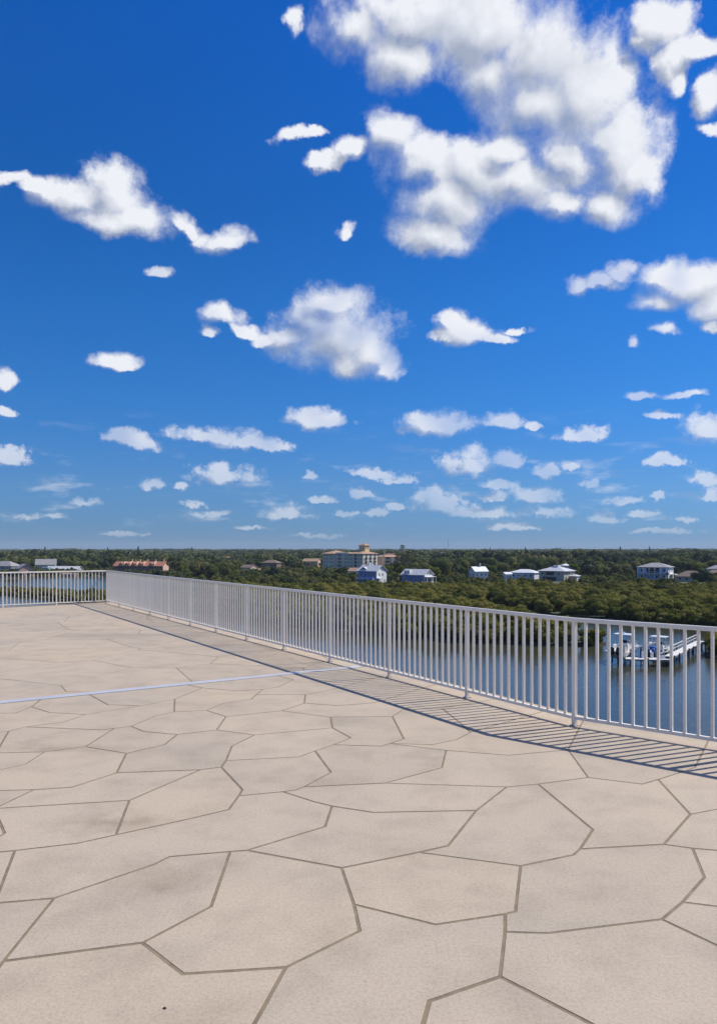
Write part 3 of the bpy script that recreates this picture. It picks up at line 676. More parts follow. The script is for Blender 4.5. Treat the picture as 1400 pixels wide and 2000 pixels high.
# ------------------------------------------------------------------ roof deck
def mat_deck():
    m, nt, b = new_mat("textured_deck_coating")
    p = world_pos(nt)
    big = tex_noise(nt, p, 0.55, 4.0, 0.6)
    mid = tex_noise(nt, p, 2.6, 5.0, 0.62)
    grit = tex_noise(nt, p, 60.0, 3.0, 0.7)
    grit2 = tex_noise(nt, p, 190.0, 2.0, 0.6)
    c = ramp(nt, big, [(0.32, (0.440, 0.368, 0.280)), (0.52, (0.490, 0.405, 0.302)), (0.72, (0.515, 0.418, 0.306))])
    c = mixc(nt, 1.0, c, ramp(nt, mid, [(0.28, (0.84, 0.83, 0.83)), (0.55, (1, 1, 1)), (0.8, (1.0, 0.985, 0.96))]), 'MULTIPLY')
    # weather stains with a shape of their own: smudges near the joints on the left, faint drying rings elsewhere
    for (x, y, rx, ry, s) in ((-1.55, 4.75, 0.42, 0.22, 0.30), (-1.05, 3.85, 0.25, 0.22, 0.30), (-2.35, 4.35, 0.40, 0.20, 0.22), (-2.6, 6.5, 0.7, 0.18, 0.24),
                              (-1.1, 4.05, 0.6, 0.12, 0.12), (0.35, 4.3, 0.5, 0.25, 0.12), (-0.3, 5.6, 0.6, 0.2, 0.10), (-5.4, 15.0, 1.6, 0.5, 0.16), (-3.0, 13.5, 1.4, 0.3, 0.12), (-0.15, 3.6, 0.25, 0.2, 0.10)):
        mp = nt.nodes.new('ShaderNodeMapping'); mp.vector_type = 'TEXTURE'
        mp.inputs['Location'].default_value = (x, y, 0)
        mp.inputs['Scale'].default_value = (rx, ry, 1)
        wv = nt.nodes.new('ShaderNodeVectorMath'); wv.operation = 'MULTIPLY_ADD'
        nt.links.new(tex_noise(nt, p, 3.2, 3.0, 0.6, 'Color'), wv.inputs[0])
        wv.inputs[1].default_value = (0.5, 0.5, 0); nt.links.new(p, wv.inputs[2])
        of = nt.nodes.new('ShaderNodeVectorMath'); of.operation = 'SUBTRACT'
        nt.links.new(wv.outputs[0], of.inputs[0]); of.inputs[1].default_value = (0.25, 0.25, 0)
        nt.links.new(of.outputs[0], mp.inputs['Vector'])
        ln = nt.nodes.new('ShaderNodeVectorMath'); ln.operation = 'LENGTH'
        nt.links.new(mp.outputs[0], ln.inputs[0])
        f = mth(nt, 'MULTIPLY', mth(nt, 'SUBTRACT', 1.0, ln.outputs['Value'], clamp=True), tex_noise(nt, p, 9.0, 4.0, 0.7))
        c = mixc(nt, mth(nt, 'MULTIPLY', f, s * 3.0, clamp=True), c, (0.20, 0.150, 0.095, 1))
    # grain of the sprayed coating
    c = mixc(nt, 1.0, c, ramp(nt, grit, [(0.30, (0.84, 0.83, 0.82)), (0.52, (1, 1, 1)), (0.70, (1.07, 1.065, 1.06))]), 'MULTIPLY')
    c = mixc(nt, 0.5, c, ramp(nt, grit2, [(0.34, (0.70, 0.69, 0.68)), (0.5, (1, 1, 1)), (0.66, (1.2, 1.19, 1.18))]), 'MULTIPLY')
    oi = nt.nodes.new('ShaderNodeObjectInfo')
    c = mixc(nt, 1.0, c, ramp(nt, oi.outputs['Random'], [(0.0, (0.93, 0.935, 0.94)), (0.5, (1, 1, 1)), (1.0, (1.035, 1.01, 0.975))]), 'MULTIPLY')
    nt.links.new(c, b.inputs['Base Color'])
    b.inputs['Roughness'].default_value = 0.78
    b.inputs['Specular IOR Level'].default_value = 0.3
    bump(nt, b, mth(nt, 'MULTIPLY_ADD', grit, 1.0, mth(nt, 'MULTIPLY', grit2, 0.5)), 0.55, 0.0016)
    return m

M = {}
M['deck'] = mat_deck()
M['joint'] = plain("brown_joint", (0.235, 0.180, 0.112), 0.85, var=0.25, scale=14)
M['slab_edge'] = plain("yellowed_concrete", (0.46, 0.40, 0.29), 0.85, var=0.15, scale=4)
M['rail'] = plain("white_rail_paint", (0.90, 0.825, 0.71), 0.38, var=0.06, scale=9)
M['rail_base'] = plain("dirty_shaded_post_base", (0.36, 0.33, 0.29), 0.7, var=0.3, scale=30)  # darkened for dirt and for the shade at the post feet
M['strip'] = plain("mill_aluminium", (0.72, 0.70, 0.68), 0.36, metal=0.35, var=0.10, scale=2.5)
M['speck'] = plain("black_rubber", (0.03, 0.03, 0.03), 0.8)

OUTLINE = [(-15.0, -3.0), (6.5, -3.0), (6.5, 4.096), (2.464, 7.605), (-8.054, 24.610), (-15.0, 19.436)]
mb = MB()
n = len(OUTLINE)
mb.add([(x, y, -0.0022) for x, y in OUTLINE], [tuple(range(n))], 0)
mb.add([(x, y, z) for z in (-0.0022, -0.38) for x, y in OUTLINE], [(i, i + n, (i + 1) % n + n, (i + 1) % n) for i in range(n)], 1)
mb.add([(x, y, -0.38) for x, y in OUTLINE], [tuple(range(n - 1, -1, -1))], 1)
deck = tag(mb.build("roof_deck", [M['joint'], M['slab_edge']]), kind='structure')
cxy = Vector((-4.5, 8.5))
mb = MB()
ins = [(cxy + (Vector(p) - cxy) * 0.95) for p in OUTLINE]
mb.add([(p.x, p.y, z) for z in (-0.38, WATER - 1) for p in ins], [(i, i + n, (i + 1) % n + n, (i + 1) % n) for i in range(n)])
mb.build("wall", plain("cream_stucco", (0.62, 0.55, 0.43), 0.85), deck)

def inset(poly, d):
    """move every edge inwards by d (counter-clockwise polygon)"""
    out = []
    k = len(poly)
    for i in range(k):
        a, b, c = Vector(poly[i - 1]), Vector(poly[i]), Vector(poly[(i + 1) % k])
        e1, e2 = (b - a).normalized(), (c - b).normalized()
        n1, n2 = Vector((-e1.y, e1.x)), Vector((-e2.y, e2.x))
        h = n1 + n2
        h = h / max(0.35, h.dot(n1)) if h.length > 1e-6 else n1
        out.append(b + h * d)
    return out

def paving(polys, gap):
    for poly in polys:
        c = sum((Vector(p) for p in poly), Vector((0, 0))) / len(poly)
        loc = [Vector(p) - c for p in poly]
        g = gap * random.uniform(0.85, 1.15)
        lo, hi = inset(loc, g), inset(loc, g + 0.0010)
        k = len(loc)
        mb = MB()
        mb.add([(p.x, p.y, -0.0021) for p in lo] + [(p.x, p.y, -0.0007) for p in lo] + [(p.x, p.y, 0.0) for p in hi],
               [(i, (i + 1) % k, (i + 1) % k + k, i + k) for i in range(k)] +
               [(i + k, (i + 1) % k + k, (i + 1) % k + 2 * k, i + 2 * k) for i in range(k)] + [tuple(range(2 * k, 3 * k))])
        o = mb.build("paving_slab", M['deck'], deck)
        o.location = (c.x, c.y, random.uniform(-0.0003, 0.0003))

paving(NEAR_SLABS, 0.0092)
paving(FAR_SLABS, 0.0075)

# metal cover over the expansion joint, running across the whole deck
sd = Vector((0.8464, 0.53255, 0)); sn = Vector((0.53255, -0.8464, 0)); sl = Vector((-4.09015, 8.4374, 0))
mb = MB()
a, b_ = sl + sd * -12.0, sl + sd * 4.86
prof = [(-0.069, 0.0002), (-0.069, 0.004), (-0.060, 0.0075), (0.060, 0.0075), (0.069, 0.004), (0.069, 0.0002)]
vs = [tuple(q + sn * w + Vector((0, 0, z))) for q in (a, b_) for (w, z) in prof]
mb.add(vs, [(i, i + 1, i + 7, i + 6) for i in range(5)] + [(0, 6, 11, 5), tuple(range(5, -1, -1)), tuple(range(6, 12))])
strip = mb.build("expansion_joint_cover", M['strip'])
tag(strip, "long flat aluminium expansion joint cover across the beige deck", "joint cover")
for k in range(17):
    for s in (-0.045, 0.045):
        q = sl + sd * (-3.2 + k * 0.47) + sn * s
        sc = MB().tube([(q.x, q.y, 0.0074), (q.x, q.y, 0.0088)], [0.006, 0.0045], 6)
        sc.build("screw", M['rail_base'], strip)

# ------------------------------------------------------------------ railings
H_TOP, PICK = 1.07, 0.0245
post_me = MB().box(-0.0195, 0.0195, -0.0195, 0.0195, 0.006, H_TOP - 0.040).mesh("post", M['rail'])
plate_mb = MB().box(-0.034, 0.034, -0.034, 0.034, 0.0, 0.008)
plate_me = plate_mb.mesh("base_plate", M['rail_base'])
pick_me = MB().box(-PICK / 2, PICK / 2, -PICK / 2, PICK / 2, 0.095, H_TOP - 0.038).mesh("picket", M['rail'])

def sweep(path, prof, closed_ends=True):
    """prof (offset, z) swept along a plan polyline with mitred corners"""
    mb = MB()
    vs = []
    k = len(prof)
    for i, p in enumerate(path):
        p = Vector(p)
        d1 = (p - Vector(path[i - 1])).normalized() if i else None
        d2 = (Vector(path[i + 1]) - p).normalized() if i < len(path) - 1 else None
        d1 = d1 or d2; d2 = d2 or d1
        n1, n2 = Vector((-d1.y, d1.x)), Vector((-d2.y, d2.x))
        h = (n1 + n2); h = h / h.dot(n1)
        vs += [(p.x + h.x * w, p.y + h.y * w, z) for w, z in prof]
    fs = [(i * k + j, i * k + (j + 1) % k, (i + 1) * k + (j + 1) % k, (i + 1) * k + j) for i in range(len(path) - 1) for j in range(k)]
    fs += [tuple(range(k - 1, -1, -1)), tuple((len(path) - 1) * k + j for j in range(k))]
    return mb.add(vs, fs)

RAIL_PROF = [(-0.024, H_TOP - 0.040), (0.024, H_TOP - 0.040), (0.024, H_TOP - 0.007), (0.017, H_TOP), (-0.017, H_TOP), (-0.024, H_TOP - 0.007)]
LOW_PROF = [(-0.0155, 0.066), (0.0155, 0.066), (0.0155, 0.097), (-0.0155, 0.097)]

def railing(label, path, bays, n_pick=13, first_post=True, last_post=True):
    root = empty("railing", (path[0][0], path[0][1], 0))
    tag(root, label, "railing", "white railings round the roof deck")
    off = Vector((-path[0][0], -path[0][1], 0))
    sweep([(p[0] + off.x, p[1] + off.y) for p in path], RAIL_PROF).build("top_rail", M['rail'], root)
    for s, (p, q) in enumerate(zip(path, path[1:])):
        p, q = Vector(p), Vector(q)
        d = (q - p); ang = math.atan2(d.y, d.x)
        nb = bays[s]
        for i in range(nb + 1):
            if (i == 0 and not (s == 0 and first_post)) or (i == nb and s == len(path) - 2 and not last_post):
                continue
            c = p + d * (i / nb)
            for nm, me in (("post", post_me), ("base_plate", plate_me)):
                o = link(nm, me, root)
                o.location = (c.x + off.x, c.y + off.y, 0)
                o.rotation_euler = (0, 0, ang)
        u = d.normalized()
        for i in range(nb):
            a, b = p + d * (i / nb), p + d * ((i + 1) / nb)
            a2, b2 = a + u * 0.0197, b - u * 0.0197
            sweep([(a2.x + off.x, a2.y + off.y), (b2.x + off.x, b2.y + off.y)], LOW_PROF).build("bottom_rail", M['rail'], root)
            for k in range(1, n_pick + 1):
                c = a + (b - a) * (k / (n_pick + 1))
                o = link("picket", pick_me, root)
                o.location = (c.x + off.x, c.y + off.y, 0)
                o.rotation_euler = (0, 0, ang + random.uniform(-0.02, 0.02))
    return root

corner, p0 = (-8.17, 24.0), (2.14, 7.33)
railing("long white picket railing running down the right edge of the deck", [corner, p0, (2.14 + 0.7547 * 3.26, 7.33 - 0.6561 * 3.26)], [12, 2])
dl = Vector((-0.802, -0.597))
s0 = Vector(corner) + dl * 0.026
railing("short white picket railing across the far end of the deck", [tuple(s0), tuple(s0 + dl * 6.14)], [4], first_post=False)

mb = MB().tube([(-0.737, 2.815, 0.0), (-0.737, 2.815, 0.003), (-0.735, 2.816, 0.006)], [0.007, 0.006, 0.002], 7)
tag(mb.build("pebble", M['speck']), "tiny black pebble lying on the nearest beige slab", "pebble")

# ------------------------------------------------------------------ lagoon, shore and ground
EYE = 1.75
def bear(px, y):
    """plan position at distance y on the bearing where the survey of the view puts column px"""
    return ((px - 700.0) / 1444.0 * y, y)

def mat_water():
    m, nt, b = new_mat("lagoon_water")
    p = world_pos(nt)
    mp = nt.nodes.new('ShaderNodeMapping'); mp.inputs['Scale'].default_value = (1.0, 0.55, 1.0)
    mp.inputs['Rotation'].default_value = (0, 0, math.radians(18))
    nt.links.new(p, mp.inputs['Vector'])
    rip = tex_noise(nt, mp.outputs[0], 1.9, 4.0, 0.6)
    swell = tex_noise(nt, mp.outputs[0], 0.16, 3.0, 0.5)
    patch = tex_noise(nt, p, 0.018, 4.0, 0.6)
    nt.links.new(ramp(nt, patch, [(0.35, (0.044, 0.048, 0.030)), (0.65, (0.056, 0.058, 0.034))]), b.inputs['Base Color'])
    b.inputs['IOR'].default_value = 1.33
    nt.links.new(mth(nt, 'MULTIPLY_ADD', patch, 0.16, 0.04), b.inputs['Roughness'])
    bump(nt, b, mth(nt, 'MULTIPLY_ADD', swell, 1.6, rip), 0.38, 0.10)
    return m
M['water'] = mat_water()
M['mud'] = plain("dark_mud", (0.045, 0.040, 0.026), 0.9, var=0.3, scale=0.2)
M['grass'] = plain("rough_grass", (0.060, 0.072, 0.026), 0.9, var=0.35, scale=0.05)

SHORE = [(-9000, 190), (-900, 205), (-400, 255), (-300, 283), (-230, 297), (-175, 300), (-143.5, 296), (-125.6, 283), (-107.7, 263.5), (-83.7, 241.8), (-63.5, 229), (-44.9, 216),
         (-31.6, 198), (-21.5, 183), (-13, 172), (-1.1, 159.7), (6.4, 153.2), (20.2, 145.6), (29.6, 142.4), (35.7, 139.6), (44.8, 139.4), (47.6, 142.4),
         (46, 150), (43, 160), (41, 175), (40, 190), (39, 205), (36, 225), (31, 245), (28, 262), (29, 270), (34, 271), (37, 258), (42, 243), (46, 226), (54, 207),
         (64, 194), (70, 179), (75, 174.5), (78.5, 168), (77, 155), (69, 142), (61.5, 131), (59, 124), (61, 117), (72, 106), (95, 98), (140, 93), (300, 88), (900, 80), (9000, 60)]
LAGOON = [(-345, 338), (-200, 331), (-150, 327), (-128, 315), (-108, 297), (-92, 285), (-82, 296), (-86, 335), (-100, 380), (-112, 430), (-130, 468), (-180, 484), (-250, 488), (-345, 480)]

def sheet(poly, z, depth, name, mat):
    from mathutils.geometry import tessellate_polygon
    vs = [Vector((x, y, z)) for x, y in poly]
    k = len(vs)
    mb = MB()
    mb.add(vs, [tuple(t) for t in tessellate_polygon([vs])])
    if depth:
        mb.add([(x, y, zz) for zz in (z, z - depth) for x, y in poly], [(i, (i + 1) % k, (i + 1) % k + k, i + k) for i in range(k)])
    me = mb.mesh(name, mat)
    bm = bmesh.new(); bm.from_mesh(me)
    bmesh.ops.recalc_face_normals(bm, faces=bm.faces)
    for f in bm.faces:
        if abs(f.normal.z) > 0.9 and f.normal.z < 0: f.normal_flip()
    bm.to_mesh(me); bm.free()
    return tag(link(name, me), kind='structure')

sheet([(-9500, -600), (9500, -600), (9500, 320), (-9500, 320)], WATER, 0, "water", M['water'])
sheet(SHORE + [(9000, 12000), (-9000, 12000)], LAND, 1.2, "ground", M['grass'])
sheet(LAGOON, LAND + 0.02, 0, "lagoon_water", M['water'])
sheet([(-60, -60), (60, -60), (40, 26), (8, 30), (-60, 36)], LAND, 1.2, "building_plot", M['grass'])

def inside(poly, X, Y):
    """vectorised point in polygon"""
    X = np.asarray(X); Y = np.asarray(Y)
    r = np.zeros(X.shape, bool)
    k = len(poly)
    for i in range(k):
        (x1, y1), (x2, y2) = poly[i], poly[(i + 1) % k]
        c = ((y1 > Y) != (y2 > Y)) & (X < (x2 - x1) * (Y - y1) / (y2 - y1 + 1e-12) + x1)
        r ^= c
    return r
GROUND_POLY = SHORE + [(9000, 12000), (-9000, 12000)]

def shore_dist(X, Y):
    d = np.full(np.shape(X), 1e9)
    for poly in (SHORE[3:-3], LAGOON + LAGOON[:1]):
        for (x1, y1), (x2, y2) in zip(poly, poly[1:]):
            L2 = (x2 - x1) ** 2 + (y2 - y1) ** 2
            t = np.clip(((X - x1) * (x2 - x1) + (Y - y1) * (y2 - y1)) / L2, 0, 1)
            d = np.minimum(d, np.hypot(X - x1 - t * (x2 - x1), Y - y1 - t * (y2 - y1)))
    return d

# ------------------------------------------------------------------ foliage
def mat_leaf(name, stops, trans=0.38, nscale=0.35):
    """leaves: hue differs from plant to plant and from clump to clump"""
    m = bpy.data.materials.new(name); m.use_nodes = True
    nt = m.node_tree; nt.nodes.clear()
    oi = nt.nodes.new('ShaderNodeObjectInfo')
    n = tex_noise(nt, world_pos(nt), nscale, 2.0, 0.6)
    f = mth(nt, 'ADD', mth(nt, 'MULTIPLY', oi.outputs['Random'], 0.85), mth(nt, 'MULTIPLY_ADD', n, 0.9, -0.38), clamp=True)
    c = ramp(nt, f, stops)
    d = nt.nodes.new('ShaderNodeBsdfDiffuse'); nt.links.new(c, d.inputs[0])
    t = nt.nodes.new('ShaderNodeBsdfTranslucent')
    nt.links.new(mixc(nt, 1.0, c, (1.0, 1.05, 0.6, 1), 'MULTIPLY'), t.inputs[0])
    g = nt.nodes.new('ShaderNodeBsdfGlossy'); g.inputs['Roughness'].default_value = 0.45
    mx = nt.nodes.new('ShaderNodeMixShader'); mx.inputs[0].default_value = trans
    nt.links.new(d.outputs[0], mx.inputs[1]); nt.links.new(t.outputs[0], mx.inputs[2])
    m2 = nt.nodes.new('ShaderNodeMixShader'); m2.inputs[0].default_value = 0.008
    nt.links.new(mx.outputs[0], m2.inputs[1]); nt.links.new(g.outputs[0], m2.inputs[2])
    o = nt.nodes.new('ShaderNodeOutputMaterial'); nt.links.new(m2.outputs[0], o.inputs['Surface'])
    return m

M['mangrove'] = mat_leaf("mangrove_leaf", [(0.0, (0.088, 0.100, 0.025)), (0.35, (0.168, 0.172, 0.038)), (0.7, (0.225, 0.210, 0.048)), (1.0, (0.295, 0.248, 0.076))], nscale=0.035)
M['leaf'] = mat_leaf("broad_leaf", [(0.0, (0.058, 0.080, 0.032)), (0.35, (0.105, 0.130, 0.045)), (0.65, (0.165, 0.180, 0.058)), (1.0, (0.235, 0.215, 0.088))], nscale=0.10)
M['leaf_bright'] = mat_leaf("yellow_green_leaf", [(0.0, (0.14, 0.17, 0.02)), (1.0, (0.24, 0.24, 0.035))])
M['leaf_dark'] = mat_leaf("dark_needle", [(0.0, (0.036, 0.059, 0.033)), (1.0, (0.081, 0.107, 0.053))], 0.15)
M['leaf_wisp'] = mat_leaf("grey_green_needle", [(0.0, (0.083, 0.094, 0.055)), (1.0, (0.145, 0.145, 0.090))], 0.2)
M['palm'] = mat_leaf("palm_frond", [(0.0, (0.072, 0.102, 0.030)), (0.6, (0.132, 0.150, 0.042)), (1.0, (0.198, 0.180, 0.066))], 0.2)
M['far_leaf'] = mat_leaf("far_leaf", [(0.0, (0.048, 0.070, 0.034)), (0.4, (0.092, 0.118, 0.046)), (0.75, (0.150, 0.168, 0.060)), (1.0, (0.205, 0.190, 0.080))], 0.22, 0.012)
M['bark'] = plain("grey_bark", (0.13, 0.105, 0.08), 0.9, var=0.3, scale=2)

def cards(P, N, S, jitter=0.42):
    """square leaf clumps at P facing roughly along N, size S -> verts, quads"""
    k = len(P)
    N = N + rng.normal(0, jitter, (k, 3))
    N /= np.linalg.norm(N, axis=1, keepdims=True) + 1e-9
    A = np.cross(N, rng.normal(0, 1, (k, 3)))
    A /= np.linalg.norm(A, axis=1, keepdims=True) + 1e-9
    B = np.cross(N, A)
    S = np.asarray(S).reshape(-1, 1) * np.ones((k, 1)) * rng.uniform(0.6, 1.3, (k, 1))
    asp = rng.uniform(0.55, 1.0, (k, 1))
    c = [P - A * S - B * S * asp * 0.6, P + A * S * 0.7 - B * S * asp, P + A * S + B * S * asp * 0.7, P - A * S * 0.6 + B * S * asp]
    V = np.stack(c, 1).reshape(-1, 3)
    return V, np.arange(4 * k).reshape(-1, 4)

def ball(k):
    d = rng.normal(0, 1, (k, 3))
    return d / np.linalg.norm(d, axis=1, keepdims=True)

def crown(lumps, per, size, mat, name, zmin=None, shell=(0.72, 1.05), flat=0.8, core=True):
    """foliage from lumps (x, y, z, r)"""
    PP, NN = [], []
    for (x, y, z, r) in lumps:
        d = ball(int(per * r * r))
        d = d[(d[:, 2] > -0.75)]
        p = d * r * rng.uniform(shell[0], shell[1], (len(d), 1)) * np.array([1, 1, flat]) + np.array([x, y, z])
        PP.append(p); NN.append(d)
    P, Nn = np.concatenate(PP), np.concatenate(NN)
    keep = np.ones(len(P), bool)
    for (x, y, z, r) in lumps:                       # nothing deep inside another lump
        keep &= np.linalg.norm((P - np.array([x, y, z])) / np.array([1, 1, flat]), axis=1) > r * 0.66
    if zmin is not None: keep &= P[:, 2] > zmin
    V, Q = cards(P[keep], Nn[keep], size)
    # solid core added inside every lump: blocks light, so the crown shades as a mass
    nu, nv = 8, 5
    for (x, y, z, r) in (lumps if core else ()):
        cv = []
        for j in range(nv + 1):
            for i in range(nu):
                a, b = 2 * math.pi * i / nu, math.pi * j / nv
                q = r * rng.uniform(0.56, 0.84)
                cv.append((x + q * math.sin(b) * math.cos(a), y + q * math.sin(b) * math.sin(a), z + q * flat * math.cos(b)))
        base = len(V)
        cq = [(base + j * nu + i, base + (j + 1) * nu + i, base + (j + 1) * nu + (i + 1) % nu, base + j * nu + (i + 1) % nu) for j in range(nv) for i in range(nu)]
        V = np.concatenate([V, np.array(cv)]); Q = np.concatenate([Q, np.array(cq)])
    return tri_mesh(name, V, Q, mat)

def broad_lumps(R, H, z0, k, seed):
    r = np.random.default_rng(seed)
    L = []
    for i in range(k):
        a = r.uniform(0, 2 * math.pi); q = math.sqrt(r.uniform(0.0, 1.0)) * R * 0.62
        t = r.uniform(0, 1)
        lr = R * r.uniform(0.30, 0.46) * (1.1 - 0.25 * t)
        L.append((q * math.cos(a), q * math.sin(a), z0 + (H - z0) * (0.15 + 0.62 * t) * (1 - 0.25 * (q / R) ** 2) + lr * 0.15, lr))
    return L

def trunk_mesh(H, r0, R, seed):
    r = np.random.default_rng(seed)
    mb = MB()
    top = (r.uniform(-.3, .3), r.uniform(-.3, .3), H * 0.55)
    mb.tube([(0, 0, -0.3), (r.uniform(-.15, .15), r.uniform(-.15, .15), H * 0.25), top], [r0, r0 * 0.75, r0 * 0.5], 7)
    for i in range(5):
        a = 2 * math.pi * i / 5 + r.uniform(-.4, .4)
        s = (top[0] * .8, top[1] * .8, H * r.uniform(0.3, 0.5))
        mb.tube([s, (s[0] + math.cos(a) * R * .35, s[1] + math.sin(a) * R * .35, H * 0.6), (s[0] + math.cos(a) * R * .6, s[1] + math.sin(a) * R * .6, H * r.uniform(.68, .8))], [r0 * .4, r0 * .25, r0 * .08], 5)
    return mb.mesh("trunk", M['bark'], True)

KINDS = {}
for i, (R, H) in enumerate(((6.6, 9.5), (8.4, 11.0), (5.0, 8.0), (6.2, 12.0))):
    KINDS['broad%d' % i] = (crown(broad_lumps(R, H, 2.0, 12 + i, 40 + i), 42, 0.34, M['leaf'], "crown"), trunk_mesh(H, 0.3, R, 50 + i), R, H)
KINDS['bright0'] = (crown(broad_lumps(4.2, 9.5, 2.2, 11, 61), 46, 0.32, M['leaf_bright'], "crown"), trunk_mesh(9.5, 0.25, 4.2, 62), 4.2, 9.5)
KINDS['dark0'] = (crown(broad_lumps(7.0, 10.5, 1.2, 16, 63), 46, 0.34, M['leaf_dark'], "crown"), trunk_mesh(10.5, 0.3, 7.0, 64), 7.0, 10.5)
KINDS['shrub0'] = (crown(broad_lumps(2.6, 3.8, 0.3, 9, 65), 90, 0.25, M['leaf'], "crown"), trunk_mesh(3.8, 0.12, 2.0, 66), 2.6, 3.8)
KINDS['shrub1'] = (crown(broad_lumps(3.2, 5.0, 0.3, 10, 67), 80, 0.26, M['leaf'], "crown"), trunk_mesh(5.0, 0.14, 2.4, 68), 3.2, 5.0)

def wispy(H, R, seed):
    """feathery pine: sprays of needles up a tall stem"""
    r = np.random.default_rng(seed)
    L = []
    for i in range(26):
        t = r.uniform(0.22, 1.0); a = r.uniform(0, 2 * math.pi); q = R * (1.08 - t) ** 0.7 * r.uniform(0.2, 1.0)
        L.append((q * math.cos(a), q * math.sin(a), H * t, r.uniform(0.7, 1.5)))
    cr = crown(L, 70, 0.26, M['leaf_wisp'], "crown", shell=(0.1, 1.3), flat=1.2, core=False)
    mb = MB().tube([(0, 0, -.3), (.2, 0, H * .5), (0, .1, H * .98)], [.34, .2, .04], 7)
    return cr, mb.mesh("trunk", M['bark'], True), R, H
KINDS['wispy0'] = wispy(19.0, 4.5, 71)
KINDS['wispy1'] = wispy(16.0, 3.8, 72)

def columnar(H, R, seed):
    """norfolk pine: whorls of short branches on a straight stem"""
    r = np.random.default_rng(seed)
    PP, NN = [], []
    for i in range(22):
        t = 0.12 + 0.88 * i / 21
        rr = R * (1.0 - t) ** 0.55 + 0.25
        for k in range(9):
            a = r.uniform(0, 2 * math.pi)
            for q in np.linspace(0.25, 1.0, 5):
                PP.append((rr * q * math.cos(a), rr * q * math.sin(a), H * t + 0.25 * q * q + r.normal(0, .12))); NN.append((0, 0, 1))
    V, Q = cards(np.array(PP), np.array(NN, float), 0.42, 1.2)
    mb = MB().tube([(0, 0, -.3), (0, 0, H * .98)], [.3, .05], 7)
    return tri_mesh("crown", V, Q, M['leaf_dark']), mb.mesh("trunk", M['bark'], True), R, H
KINDS['norfolk0'] = columnar(21.0, 2.6, 73)

def palm(H, seed):
    r = np.random.default_rng(seed)
    vs, qs = [], []
    for i in range(30):
        a = r.uniform(0, 2 * math.pi); up = r.uniform(-0.35, 1.25); Lf = r.uniform(1.5, 2.3)
        d = np.array([math.cos(a), math.sin(a), 0.0]); s = np.array([-math.sin(a), math.cos(a), 0.0])
        p = np.array([0, 0, H]); ang = up
        row = []
        for j in range(6):
            t = j / 5
            w = 0.42 * math.sin(math.pi * (0.12 + 0.8 * t)) + 0.03
            row.append((p - s * w + np.array([0, 0, -w * .35]), p.copy(), p + s * w + np.array([0, 0, -w * .35])))
            ang -= 0.42 * (0.5 + t)
            p = p + (d * math.cos(ang) + np.array([0, 0, math.sin(ang)])) * Lf / 5
        for j in range(5):
            for k in range(2):
                b = len(vs)
                vs += [row[j][k], row[j][k + 1], row[j + 1][k + 1] * .97 + row[j + 1][k] * .03, row[j + 1][k]]
                qs.append((b, b + 1, b + 2, b + 3))
    mb = MB().tube([(0, 0, -.3), (r.uniform(-.3, .3), 0, H * .5), (0, 0, H)], [.24, .17, .15], 7)
    return tri_mesh("crown", np.array(vs), np.array(qs), M['palm']), mb.mesh("trunk", M['bark'], True), 2.2, H + 1.6
KINDS['palm0'] = palm(7.0, 81)
KINDS['palm1'] = palm(9.0, 82)
KINDS['palm2'] = palm(5.2, 83)

def tree(kind, x, y, label, group, scale=1.0, name="broadleaf_tree", cat="tree"):
    cr, tr, R, H = KINDS[kind]
    o = empty(name, (x, y, LAND), random.uniform(0, 6.28))
    o.scale = (scale * random.uniform(0.9, 1.1), scale * random.uniform(0.9, 1.1), scale)
    tag(o, label, cat, group)
    link("crown", cr, o)
    link("trunk", tr, o)
    return o

